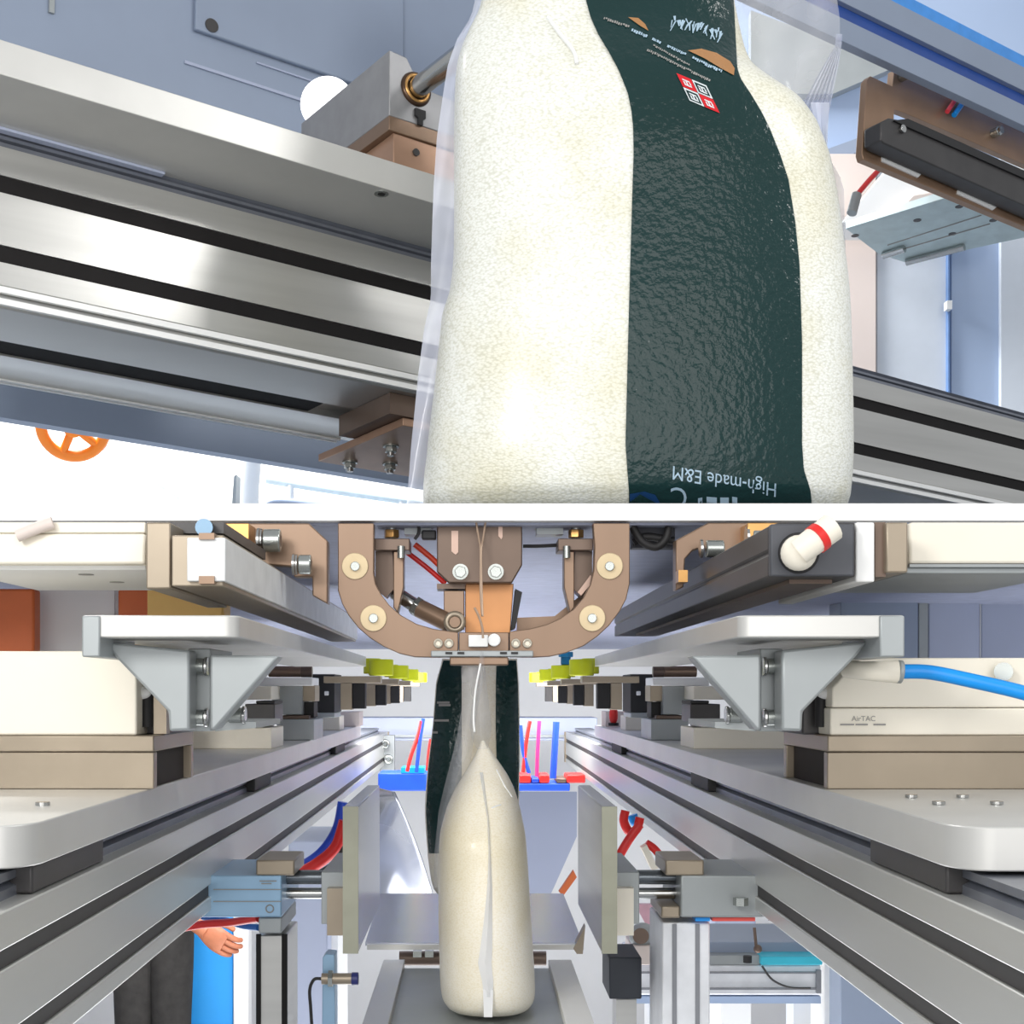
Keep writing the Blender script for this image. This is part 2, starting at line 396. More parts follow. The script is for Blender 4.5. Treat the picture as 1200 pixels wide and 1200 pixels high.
# ---- shelf brackets with gussets
for s in (-1, 1):
    M = (lambda x: x) if s < 0 else (lambda x: 1138 - x)
    t = thing('shelf_bracket', 'grey metal shelf bracket with triangular gussets on the %s side' % SIDE[s], 'bracket', 'grey gusseted shelf brackets')
    lipx, inx = (97, 279) if s < 0 else (1059, 866)
    zt = W(0, 721, .74).z; zu = W(0, 747, .74).z
    xo = W(lipx, 0, .74).x; xi = W(inx, 0, .74).x
    r = .014
    pts = [(xi - (-s) * 0, FY * 1.62), (xo, FY * 1.62), (xo, FY * .74)]
    arc = [(xi + s * r * (1 - math.cos(a)), FY * .74 + r * (1 - math.sin(a))) for a in [math.pi / 2 * (1 - k / 6) for k in range(7)]]
    link('shelf_plate', MB().prism([(x, y, zu) for x, y in pts + arc], (0, 0, zt - zu)), PLATE, t, bevel=.0012)
    xl2 = W(118 if s < 0 else 1030, 0, .74).x
    link('end_lip', MB().box((xo, FY * .738, W(0, 770, .74).z), (xl2, FY * .815, zt - .0005)), GREYB, t, bevel=.0015)
    def poly(ps): return [(M(x), y) for x, y in ps]
    link('gusset', MB().pprism(poly([(120, 751.5), (222, 762), (222, 856), (198, 857), (197, 834), (138, 773)]), .765, .785), GREYB, t, bevel=.0025)
    link('gusset', MB().pprism(poly([(246, 767), (327, 769), (252, 855), (246, 856)]), .765, .785), GREYB, t, bevel=.0025)
    link('web', MB().pprism(poly([(221, 760), (247, 760), (247, 857), (221, 857)]), .79, .86), GREYB, t, bevel=.001)
    for yb in (781, 841):
        b = link('bolt', MB().cyl(W(M(223), yb, .786), W(M(240), yb, .786), .0075, 18), BOLT, t, bevel=.001)
        link('bolt_head', MB().cyl(W(M(240), yb, .786), W(M(244), yb, .786), .0088, 18), STEEL, b, bevel=.0006)
    b = link('bolt', MB().cyl(W(M(268), 838, .80), W(M(284), 838, .80), .0072, 18), BOLT, t, bevel=.001)
    link('bolt_head', MB().cyl(W(M(284), 838, .80), W(M(288), 838, .80), .0085, 18), STEEL, b, bevel=.0006)
    link('foot_block', MB().pprism(poly([(255, 846), (300, 846), (300, 853), (252, 857)]), .80, .9), GREYB, t)
# raised pale disc seen under the left shelf and right shelf
# ---- upper slide bars
t = thing('slide_bar', 'white-faced tan slide bar receding above the left shelf bracket', 'bar')
link('bar_body', MB().pbox(201, 627, 262, 687, .752, 1.60), TAN, t, bevel=.0012)
m = MB().pbox(219, 630, 264, 681, .748, 1.598)
link('white_channel', m, mat('white_channel_plastic', (226, 227, 226), .45), t, bevel=.001)
link('channel_key', MB().pbox(233, 624.5, 251, 632, .746, .80), COPPER, t)
link('channel_key', MB().pbox(233, 675, 251, 684, .746, .80), COPPER, t)
t = thing('actuator_mount', 'tan vertical mount plate between the cream upper actuator and the white slide bar', 'mount plate')
link('mount_plate', MB().pbox(171, 612, 200, 690, .757, .93), TAN, t, bevel=.0015)
link('mount_backing', MB().pbox(201, 612, 262, 625, .79, .95), CHAR, t)
link('mount_knob', MB().cyl(W(239, 618, .788), W(239, 618, .78), .008, 16), BLUEC, t)
t = thing('electric_actuator', 'cream upper actuator box in the top left corner of the lower station', 'actuator')
link('housing', MB().pbox(-60, 625, 170, 661, .79, .97), CREAM, t, bevel=.0025)
link('cover', MB().pbox(-60, 612, 170, 624.4, .79, .97), CREAM, t, bevel=.001)
link('base_strip', MB().pbox(-60, 661.5, 171, 668, .80, .962), WHITE, t, bevel=.001)
for px, py in ((101, 673), (137, 682)):
    d = (W(0, 668, .80).z) / ((810 - py) / 1000)
    p = W(px, py, d)
    link('mounting_hole', MB().cyl(p + Z3 * .001, p - Z3 * .0006, .0075, 18), GREYINK, t)
link('hose', MB().tube([W(20, 628, .785), W(45, 618, .786), W(62, 612.5, .787)], .006), PINK, t)

t = thing('slide_bar', 'black slotted slide bar receding above the right shelf bracket', 'bar')
sec = [(900, 617), (900, 645), (903, 646), (903, 650), (900, 651), (900, 676), (1002, 676), (1002, 612.5), (912, 612.5)]
link('bar_body', MB().pprism(sec, .752, 1.57), CHAR, t, bevel=.0012)
link('bar_end_cap', MB().pbox(903, 614, 1001, 675, .746, .752), mat('slate_end_cap', (78, 80, 86), .5, .1), t, bevel=.0015)
link('under_rail', MB().pbox(925, 677, 975, 684, .77, 1.5), DTAN, t)
t = thing('hose_elbow', 'cream hose elbow with a red band plugged into the black slide bar', 'hose fitting')
link('plug', MB().ball(W(936, 648, .735), .0155, (1, 1, 1), 20, 12), CREAM, t)
link('collar', MB().torus(W(936, 648, .745), Y3, .0155, .0025), BLACK, t)
link('hose', MB().tube([W(936, 647, .728), W(955, 633, .726), W(975, 618, .728)], .0115, 14, 8, .0125), CREAM, t)
link('red_band', MB().cyl(W(955, 633.2, .7255), W(962, 628, .7262), .0128, 18), RED, t)
t = thing('actuator_mount', 'white and tan mount plates beside the cream upper actuator on the right', 'mount plate')
link('white_plate', MB().pbox(1003, 612, 1025, 682, .757, .95), WHITE, t, bevel=.0015)
link('tan_plate', MB().pbox(1025.5, 612, 1038, 676, .762, .98), DTAN, t)
link('mount_plate', MB().pbox(1038.5, 612, 1064, 671, .757, .93), TAN, t, bevel=.0015)
t = thing('electric_actuator', 'cream upper actuator box in the top right corner of the lower station', 'actuator')
link('housing', MB().pbox(1066, 612, 1260, 660, .79, .97), CREAM, t, bevel=.0025)
link('base_strip', MB().pbox(1066, 661, 1260, 664.5, .792, .97), GREYB, t)
link('base_rail', MB().pbox(1062, 665, 1260, 672, .796, .955), GREYB, t, bevel=.001)

# ---- tan C-brackets with cap bolts behind the bars
t = thing('clamp_bracket', 'tan bracket plate with two cap bolts behind the white slide bar', 'bracket')
link('bracket_plate', MB().pprism([(292, 613), (362, 613), (384, 634), (384, 708), (366, 698), (366, 676), (344, 676), (344, 664), (292, 660)], .985, 1.0), COPPER, t, bevel=.0015)
link('bracket_foot', MB().pbox(262, 613, 292, 640, .96, 1.0), BRASS, t, bevel=.001)
for x0, x1, y0, y1 in ((302, 329, 620, 647), (343, 365, 650, 673)):
    yc = (y0 + y1) / 2; r = (y1 - y0) / 2000 * .96
    b = link('cap_bolt', MB().cyl(W(x0 + 7, yc, .965), W(x1, yc, .965), r, 22), BOLT, t, bevel=.0015)
    link('washer', MB().cyl(W(x0, yc, .965), W(x0 + 3, yc, .965), r * 1.1, 22).cyl(W(x0 + 4, yc, .965), W(x0 + 6, yc, .965), r * 1.05, 22), STEEL, b)
    link('socket', MB().hexnut(W(x1 - .2, yc, .965), W(x1 + .3, yc, .965), r * .55), DTAN, b)
t = thing('clamp_bracket', 'tan C-shaped bracket plate with cap bolts behind the black slide bar', 'bracket')
link('bracket_plate', MB().pprism([(792, 633), (830, 612.5), (905, 612.5), (905, 640), (850, 654), (840, 636), (812, 645), (803, 655), (801, 688), (792, 692)], .985, 1.0), COPPER, t, bevel=.0015)
link('bracket_foot', MB().pbox(876, 612.5, 925, 634, .96, .99), BRASS, t, bevel=.001)
for x0, x1, y0, y1 in ((820, 848, 633, 653), (874, 896, 618, 640)):
    yc = (y0 + y1) / 2; r = (y1 - y0) / 2000 * .96
    b = link('cap_bolt', MB().cyl(W(x0 + 7, yc, .965), W(x1, yc, .965), r, 22), BOLT, t, bevel=.0015)
    link('washer', MB().cyl(W(x0, yc, .965), W(x0 + 3, yc, .965), r * 1.1, 22), STEEL, b)
link('lug', MB().pbox(795, 668, 806, 682, .97, .984), BRASS, t)

# ---- blue air hose at the right
t = thing('air_hose', 'bright blue air hose with a cream fitting in front of the right actuator', 'hose')
link('fitting', MB().tube([W(992, 785, .80), W(1010, 786, .79), W(1035, 787, .785), W(1052, 787, .784)], .0075, 16, 6, .0108), CREAM, t)
link('collar', MB().cyl(W(1051, 787, .784), W(1057, 787.5, .784), .0108, 18), GREYB, t, bevel=.001)
link('hose', MB().tube([W(1057, 787, .784), W(1090, 788, .782), W(1140, 798, .778), W(1200, 812, .775), W(1260, 830, .77)], .0067, 16), BLUE, t)

# ---- row units between shelf and plate (valves, blocks)
def block(name, label, cat, rects, group=None):
    t = thing(name, label, cat, group)
    for nm, (x0, y0, x1, y1, d0, d1), mt in rects: link(nm, MB().pbox(x0, y0, x1, y1, d0, d1), mt, t, bevel=.0015)
    return t
def mir(x): return 1131 - x
def mblock(name, labels, cat, rects, group):
    for s in (-1, 1):
        rr = [(nm, ((x0 if s < 0 else mir(x1)), y0, (x1 if s < 0 else mir(x0)), y1, d0, d1), mt) for nm, (x0, y0, x1, y1, d0, d1), mt in rects]
        block(name, labels[(s + 1) // 2], cat, rr, group)
PLT = lambda d: 810 + 95.7 / d - .1
mblock('spacer_block', ['long cream spacer block on the left plate below the near gusset', 'long cream spacer block on the right plate below the near gusset'], 'block',
       [('block_body', (205, 853, 318, PLT(1.41), 1.41, 1.50), CREAM), ('block_cap', (262, 846.5, 308, 852.8, 1.41, 1.49), PLATE)], 'spacer blocks on the plates')
mblock('solenoid', ['black solenoid standing on the left cream spacer block', 'black solenoid standing on the right cream spacer block'], 'solenoid',
       [('coil_body', (287, 825, 322, 846.3, 1.42, 1.48), CHAR), ('coil_cap', (300, 821, 322, 824.8, 1.42, 1.48), BLACK)], 'black solenoids')
mblock('spacer_block', ['grey spacer block behind the cream one on the left plate', 'grey-tan spacer block behind the cream one on the right plate'], 'block',
       [('block_body', (324, 843, 368, PLT(1.66), 1.66, 1.76), GREYB), ('block_cap', (327, 838.5, 362, 842.8, 1.67, 1.75), DTAN)], 'spacer blocks on the plates')
mblock('pneumatic_valve', ['pale two-tone valve body above the left grey spacer block', 'pale two-tone valve body above the right grey spacer block'], 'valve',
       [('valve_front', (282, 804, 318, 820, 1.60, 1.70), CREAM), ('valve_side', (318.4, 804, 354, 837.5, 1.67, 1.74), GREYB), ('valve_end', (354.4, 803, 369, 822, 1.68, 1.73), TAN), ('valve_plug', (356, 822.5, 368, 841, 1.69, 1.73), BLACK), ('valve_top', (300, 794, 366, 803.6, 1.66, 1.73), WHITE)], 'two-tone valve bodies')
for s in (-1, 1):
    f = (lambda x: x) if s < 0 else mir
    t = thing('valve_cylinder', 'copper-coloured cylinder lying on the %s valve body' % SIDE[s], 'cylinder', 'copper cylinders on the valves')
    link('cylinder_barrel', MB().cyl(W(f(315), 787, 1.69), W(f(353), 787, 1.69), .011, 20), COPPER, t, bevel=.001)
    link('cylinder_end', MB().cyl(W(f(353), 787, 1.69), W(f(366), 787, 1.69), .0115, 20), DTAN, t, bevel=.001)
mblock('motor_block', ['black motor block with a pale dot behind the left valves', 'black motor block with a pale dot behind the right valves'], 'motor',
       [('motor_case', (366, 790, 392, 835, 1.88, 1.98), BLACK), ('motor_foot', (372, 835.2, 392, 841, 1.88, 1.97), GREYB), ('motor_dot', (380, 810, 385, 815, 1.876, 1.88), WHITE)], 'black motor blocks')
mblock('spacer_block', ['small white spacer block far along the left plate', 'small white spacer block far along the right plate'], 'block',
       [('block_body', (370, 839, 398, PLT(2.08), 2.08, 2.15), CREAM)], 'spacer blocks on the plates')
mblock('spacer_block', ['pinkish spacer block at the far end of the left plate', 'pinkish spacer block at the far end of the right plate'], 'block',
       [('block_body', (398.5, 834, 421, PLT(2.3), 2.3, 2.38), PINK)], 'spacer blocks on the plates')
t = thing('end_stop', 'small red end stop lamp near the far end of the right plate', 'stop')
link('red_lens', MB().ball(W(719, 838, 2.25), .015, (.8, .8, 1.7)), RED, t)
link('lens_base', MB().cyl(W(719, 847, 2.25), W(719, 850.5, 2.25), .014, 14), BLACK, t)

# ---- finger units with lime caps
ORD = ['nearest', 'second', 'third', 'farthest']
for s in (-1, 1):
    xc = -.180 if s < 0 else .210
    for k, d in enumerate((1.66, 2.05, 2.42, 2.86)):
        t = thing('pusher_finger', '%s lime-capped finger unit in the %s row' % (ORD[k], SIDE[s]), 'finger unit', 'lime-capped finger units')
        y = FY * d; o = s
        link('cap', MB().cyl((xc, y, .030), (xc, y, .062), .024, 20).cyl((xc + o * .018, y + .01, .034), (xc + o * .018, y + .01, .064), .017, 16), YELLOW, t, bevel=.002)
        link('arm', MB().box((xc, y - .02, .016), (xc + o * .11, y + .03, .029)), TAN, t, bevel=.001)
        link('post', MB().box((xc + o * .055, y - .02, -.036 - .0), (xc + o * .077, y + .03, .0158)), TAN, t, bevel=.001)
        link('pad', MB().box((xc + o * .030, y - .015, -.034), (xc + o * .0545, y + .025, .0155)), BLACK, t, bevel=.001)
# blue fitting by the right row
single('tube_fitting', 'small teal blue fitting above the right row of lime caps', 'fitting', MB().cyl(W(663, 779, 2.05), W(663, 770, 2.05), .012, 14).cyl(W(663, 770, 2.05), W(663, 764, 2.05), .018, 6), mat('teal_blue_plastic', (20, 130, 180), .4), bevel=.001)

# ---- gripper
G = thing('bag_gripper', 'tan U-shaped gripper clamping the neck of the rice bag', 'gripper')
def arc(p): return p
outer_l = [(396, 613), (396, 692), (401, 708), (409, 722), (420, 736), (434, 748), (450, 758), (468, 766), (486, 770), (506, 770.5), (566, 770)]
inner_l = [(566, 741), (530, 740), (508, 737), (488, 731), (470, 721), (456, 709), (446, 696), (440, 684), (438, 672), (438, 613)]
link('jaw', MB().pprism([(x if x != 566 else 537, y) for x, y in outer_l] + [(x if x != 566 else 537, y) for x, y in inner_l], 1.0, 1.012), COPPER, G, bevel=.001)
outer_r = [(738, 613), (738, 684), (734, 702), (726, 717), (714, 733), (700, 746), (684, 757), (664, 765), (644, 769.5), (624, 770.5), (597, 770)]
inner_r = [(597, 740), (620, 737), (640, 732), (656, 725), (672, 714), (684, 700), (692, 685), (696, 668), (697, 640), (695, 613)]
link('jaw', MB().pprism(outer_r + inner_r, 1.0, 1.012), COPPER, G, bevel=.001)
link('jaw_bridge', MB().pbox(537.5, 741, 596.5, 764, 1.003, 1.016), COPPER, G, bevel=.001)
for px, py in ((416, 663.5), (437.5, 724.5), (714.5, 663.5), (694, 724.5)):
    w = link('washer', MB().cyl(W(px, py, 1.0), W(px, py, .998), .0155, 32), mat('cream_washer', (206, 186, 150), .35, .4), G, bevel=.0006)
    sc = link('screw', MB().cyl(W(px, py, .998), W(px, py, .9945), .0055, 18), BOLT, w, bevel=.0006)
for px in (513.5, 526, 604.5, 618):
    link('collar_ring', MB().torus(W(px, 754, .998), Y3, .0042, .0014, 20, 8).cyl(W(px, 754, 1.0), W(px, 754, .9985), .003, 12), mat('pale_ring', (214, 206, 190), .3, .4), G)
link('clamp_pad', MB().pbox(549, 744, 572, 758, .994, 1.002), WHITE, G, bevel=.001)
link('clamp_pad', MB().cyl(W(579, 750, 1.002), W(579, 750, .993), .0075, 18), WHITE, G, bevel=.001)
link('clamp_bar', MB().pbox(505, 762.5, 625, 769.5, .985, .998), GREYB, G, bevel=.001)
for px in (526, 540, 590, 603): link('clamp_slot', MB().pbox(px - 4, 764, px + 4, 766.5, .9838, .985), BLACK, G)
link('lower_clamp', MB().pbox(527, 770, 596, 779.5, .985, 1.01), COPPER, G, bevel=.0015)

t = thing('gripper_carrier', 'tan carrier plate with slots and two hex bolts hanging above the bag neck', 'carrier plate')
link('carrier_plate', MB().pprism([(512, 615), (612, 615), (612, 662), (600, 683), (526, 683), (512, 670)], 1.022, 1.034), DTAN, t, bevel=.0015)
for a in ((529, 622, 537, 650), (584, 613, 589, 632)):
    link('slot', MB().pprism([(a[0], a[1]), (a[2], a[1]), (a[2], a[3] - 3), ((a[0] + a[2]) / 2 + 1, a[3]), (a[0], a[3] - 4)], 1.0212, 1.023), mat('pale_copper', (196, 166, 150), .35, .3), t)
for px in (539.5, 581):
    b = link('hex_bolt', MB().cyl(W(px, 670, 1.022), W(px, 670, 1.02), .0095, 22), BOLT, t)
    link('bolt_head', MB().hexnut(W(px, 670, 1.02), W(px, 670, 1.013), .0072), BOLT, b, bevel=.0006)
t = thing('spout_block', 'tan spout block coloured as lit orange behind the gripper below the carrier plate', 'spout')
link('spout_front', MB().pprism([(545, 684), (602, 684), (598, 742), (545, 742)], 1.04, 1.07), mat('orange_lit_tan_metal', (196, 138, 88), .35, .4, .1, 10), t, bevel=.001)  # orange light is put into this metal's colour
link('spout_side', MB().pbox(520, 692, 544, 736, 1.036, 1.07), COPPER, t, bevel=.001)
link('spout_rim', MB().pbox(512, 684, 545, 690, 1.034, 1.06), DTAN, t)
link('wedge', MB().pprism([(604, 690), (612, 694), (604, 736), (599, 738)], 1.036, 1.06), BLACK, t)
link('side_foot', MB().pprism([(606, 724), (650, 722), (690, 690), (690, 740), (606, 742)], 1.058, 1.07), COPPER, t)
# actuator rod inside the arch
t = thing('gripper_rod', 'polished steel rod with a barrel and ring eye inside the left arch of the gripper', 'rod')
a = W(462, 694, 1.045); b_ = W(490, 712, 1.04); c_ = W(526, 730, 1.03)
link('rod', MB().cyl(a, b_, .0088, 22), STEEL, t, bevel=.001)
dirv = (b_ - a).normalized()
link('lock_nut', MB().hexnut(b_ - dirv * .006, b_ + dirv * .002, .0125), BOLT, t, bevel=.0008)
link('barrel', MB().cyl(b_ + dirv * .002, c_, .0115, 22), COPPER, t, bevel=.001)
link('ring_eye', MB().torus(W(533, 729, 1.022), Y3, .0095, .004, 28, 10), TAN, t)
link('pin', MB().cyl(W(533, 729, 1.03), W(533, 729, 1.018), .0065, 18), COPPER, t)
for s in (-1, 1):
    f = (lambda x: x) if s < 0 else (lambda x: 1134 - x)
    t = thing('arch_hinge', 'tan hinge bracket with a brass fitting inside the %s arm of the gripper' % SIDE[s], 'hinge', 'hinge brackets inside the gripper')
    link('hinge_block', MB().pprism([(f(439), 631), (f(480), 631), (f(480), 645), (f(439), 645)], 1.02, 1.05), DTAN, t, bevel=.001)
    link('hinge_plate', MB().pprism([(f(440), 646), (f(460), 646), (f(462), 690), (f(452), 700), (f(440), 690)], 1.03, 1.05), DTAN, t)
    link('hinge_arm', MB().pprism([(f(461), 646), (f(473), 646), (f(473), 688), (f(466), 718), (f(461), 712)], 1.024, 1.045), COPPER, t, bevel=.001)
    link('brass_nut', MB().hexnut(W(f(459), 630.5, 1.03), W(f(459), 621, 1.03), .0095), BRASS, t, bevel=.0008)
    link('brass_cap', MB().cyl(W(f(459), 621, 1.03), W(f(459), 617, 1.03), .006, 16), BOLT, t)
    link('side_bolt', MB().cyl(W(f(470), 640, 1.018), W(f(470), 654, 1.018), .0045, 14), BOLT, t)
    link('top_bar', MB().pbox(min(f(474), f(505)), 617, max(f(474), f(505)), 626, 1.03, 1.05), GREYB, t)
link('pink_lever', MB().pprism([(677, 694), (692, 674), (696, 680), (681, 698)], 1.018, 1.026), mat('pale_copper', (196, 166, 150)), t)
t = thing('red_hose_pair', 'pair of straight red air hoses crossing behind the left gripper arch', 'hose')
link('hose', MB().tube([W(474, 645, 1.06), W(500, 665, 1.06), W(522, 684, 1.06)], .0032, 10), RED, t)
link('hose', MB().tube([W(486, 638, 1.06), W(508, 656, 1.06), W(528, 677, 1.06)], .0036, 10), mat('orange_red_tube', (240, 80, 50), .35), t)
t = thing('cable_clip', 'black cable clip hanging at the top inside the gripper arch', 'clip')
link('clip_body', MB().pbox(494, 621, 511, 632, 1.022, 1.03), BLACK, t, bevel=.002)
link('clip_cable', MB().tube([W(486, 632, 1.022), W(490, 626, 1.022), W(491, 620, 1.022), W(490, 616, 1.022)], .002, 8), BLACK, t)
link('clip_tail', MB().tube([W(613, 640, 1.04), W(630, 640, 1.04), W(652, 639, 1.04)], .0022, 8), BLACK, t)
t = thing('cable_bundle', 'dark cable bundle hanging under the roof right of the gripper', 'cable')
link('cable', MB().tube([W(741, 617, 1.018), W(752, 634, 1.018), W(768, 641, 1.018), W(780, 632, 1.018), W(784, 618, 1.018)], .005, 10), BLACK, t)
link('cable', MB().tube([W(742, 636, 1.026), W(758, 629, 1.026), W(790, 634, 1.026)], .005, 10), BLACK, t)
link('cable_tray', MB().pbox(741, 617, 791, 642, 1.03, 1.045), mat('dark_slate_tray', (66, 68, 76), .6), t)
t = thing('neck_wire', 'twisted pale wire hanging down from the carrier to the bag neck', 'wire')
link('strand', MB().tube([W(558, 612, 1.012), W(561, 630, 1.01), W(563, 646, 1.006), W(563, 690, 1.0), W(565, 722, .992)], .0012, 8), mat('pale_bronze_wire', (186, 160, 138), .4, .3), t)
link('strand', MB().tube([W(569, 612, 1.012), W(566, 632, 1.01), W(564, 646, 1.006), W(564.5, 690, 1.0), W(565.5, 722, .992)], .0012, 8), MATS['pale_bronze_wire'], t)
link('strand_tail', MB().tube([W(556, 712, .985), W(561, 722, .985), W(565, 735, .985), W(566, 748, .985)], .0014, 8), MATS['pale_bronze_wire'], t)

# ---- bags
class Bag:
    """hanging pouch: rings (py, left px, right px, half depth) around a centre plane at depth d"""
    def __init__(s, rings, d, n=2.6):
        s.d = d; s.n = n
        s.z = [(CY - r[0]) * d / 1000 for r in rings]
        s.c = [((r[1] + r[2]) / 2 - CX) * d / 1000 for r in rings]
        s.a = [(r[2] - r[1]) / 2 * d / 1000 for r in rings]
        s.b = [r[3] for r in rings]
    def at(s, z):
        Z = s.z
        if z >= Z[0]: return s.c[0], s.a[0], s.b[0]
        if z <= Z[-1]: return s.c[-1], s.a[-1], s.b[-1]
        i = max(k for k in range(len(Z) - 1) if Z[k] >= z)
        t = (Z[i] - z) / (Z[i] - Z[i + 1])
        def cr(q):
            p0, p1, p2, p3 = q[max(i - 1, 0)], q[i], q[i + 1], q[min(i + 2, len(q) - 1)]
            return 0.5 * (2 * p1 + (p2 - p0) * t + (2 * p0 - 5 * p1 + 4 * p2 - p3) * t * t + (3 * p1 - p0 - 3 * p2 + p3) * t ** 3)
        return cr(s.c), max(cr(s.a), .0005), max(cr(s.b), .0005)
    def p(s, th, z, off=0.0):
        c, a, b = s.at(z); e = 2 / s.n
        ct, st = math.cos(th), math.sin(th)
        return Vector((c + (a + off) * math.copysign(abs(ct) ** e, ct), FY * s.d - (b + off) * math.copysign(abs(st) ** e, st), z))
    def front(s, px, py, off=0.0):
        """surface point seen at a pixel"""
        z = (CY - py) * s.d / 1000; p = None
        for _ in range(7):
            lo, hi = 0.02, math.pi - 0.02
            for _ in range(26):
                m = (lo + hi) / 2; p = s.p(m, z, off)
                if CX + 1700 * p.x / p.y > px: lo = m
                else: hi = m
            z = (CY - py) * p.y / 1700
        return s.p((lo + hi) / 2, z, off)
    def body(s, nz=70, nt=56):
        rows = []
        for i in range(nz + 1):
            z = s.z[0] + (s.z[-1] - s.z[0]) * i / nz
            rows.append([s.p(2 * math.pi * k / nt, z) for k in range(nt)])
        m = MB().grid(rows, True)
        m.f.append(tuple(range(nt - 1, -1, -1))); m.f.append(tuple(range(nz * nt, nz * nt + nt)))
        return m
    def patch(s, rows, off, cols=18):
        """rows: (py, left px, right px)"""
        return MB().grid([[s.front(l + (r - l) * k / cols, y, off) for k in range(cols + 1)] for y, l, r in rows])
def lerp_rows(keys, n):
    out = []
    for i in range(n + 1):
        y = keys[0][0] + (keys[-1][0] - keys[0][0]) * i / n
        j = max(k for k in range(len(keys) - 1) if keys[k][0] <= y + 1e-9)
        t = (y - keys[j][0]) / (keys[j + 1][0] - keys[j][0])
        out.append((y,) + tuple(keys[j][q] + (keys[j + 1][q] - keys[j][q]) * t for q in (1, 2)))
    return out

B = Bag([(868, 564, 568, .003), (880, 559, 576, .012), (893, 552, 585, .028), (908, 543, 595, .050), (925, 533, 603, .072), (945, 524, 609, .090), (975, 516, 615, .11), (1010, 514.5, 618, .115),
         (1060, 514, 621, .12), (1110, 515, 624, .12), (1145, 516, 626, .118), (1162, 518, 626, .11), (1172, 524, 621, .09), (1178, 536, 606, .05)], 1.0)
t = thing('rice_bag', 'rice bag seen edge-on, hanging from the gripper in the middle of the lower station', 'rice bag')
link('rice', B.body(80, 56), RICE2, t)
# neck film cone
def ribbon(keys, n=26, cols=8, bulge=.012):
    rows = []
    for y, l, r, d in keys:
        rows.append([W(l + (r - l) * k / cols, y, d - bulge * math.sin(math.pi * k / cols)) for k in range(cols + 1)])
    return MB().grid(rows)
link('neck_film', ribbon([(764, 563, 567, .985), (780, 560, 568, .975), (800, 557, 570, .968), (825, 553, 573, .96), (850, 550, 576, .962), (866, 553, 575, .972), (878, 559, 571, .985)], bulge=.012), FILM2, t)
link('neck_film', ribbon([(775, 540, 566, 1.0), (800, 541, 566, 1.0), (830, 541, 560, 1.0), (860, 536, 556, 1.0), (890, 529, 552, 1.0), (920, 521, 545, .998), (950, 514, 530, .996), (1000, 509, 518, .995), (1040, 508, 516, .995)], bulge=.01), FILM2, t)
link('film_seam', MB().tube([W(563, 778, .962), W(557, 810, .95), W(555, 840, .945), (W(556, 858, .94))], .0011, 8), WHITE, t)
fin = [(905, 562, 566), (960, 571, 573), (1000, 572.5, 575), (1040, 571, 577), (1080, 567, 577), (1110, 563, 577), (1130, 560, 576), (1150, 565, 578), (1168, 567, 578)]
FINM = film_material('white_film_fin', (250, 250, 250), 0.8)
link('film_fin', MB().grid([[B.front(l, y, .001), B.front((l + r) / 2, y, .006), B.front(r, y, .001)] for y, l, r in lerp_rows(fin, 40)]), FINM, t)
link('film_tail', MB().pprism([(566, 1160), (578, 1160), (577, 1192), (567, 1192)], .928, .930), FINM, t)
for pts in (((582, 902), (588, 914), (592, 922), (600, 934)), ((576, 947), (581, 945), (587, 943))):
    link('crease_highlight', MB().tube([B.front(x, y, .0004) for x, y in pts], .0009, 6), FINM, t)  # white lines paint the highlight on creases in the film

B2 = Bag([(772, 518, 606, .02), (800, 511, 608, .03), (850, 507, 609, .04), (900, 501, 609, .05), (950, 498, 608, .055), (1000, 501, 606, .055), (1030, 505, 603, .05), (1045, 510, 598, .03), (1052, 520, 590, .01)], 1.22)
t = thing('rice_bag', 'green-labelled rice bag hanging behind the front one', 'rice bag')
link('rice', B2.body(50, 40), RICE2, t)
link('label_panel', B2.patch(lerp_rows([(774, 519.5, 542), (800, 512, 541), (850, 508, 541), (900, 502, 541), (950, 499, 541), (1000, 502, 520)], 24), .0015, 10), LABEL, t)
link('label_panel', B2.patch(lerp_rows([(774, 582, 605), (800, 581, 607), (850, 581, 608), (900, 582, 608), (950, 583, 607), (1000, 584, 605)], 24), .0015, 10), LABEL, t)
for y, l, r in ((822, 512, 527), (825, 514, 528), (843, 509, 526), (857, 507, 513)):
    link('print_line', B2.patch([(y, l, r), (y + 2.6, l, r)], .003, 5), GREYINK, t)

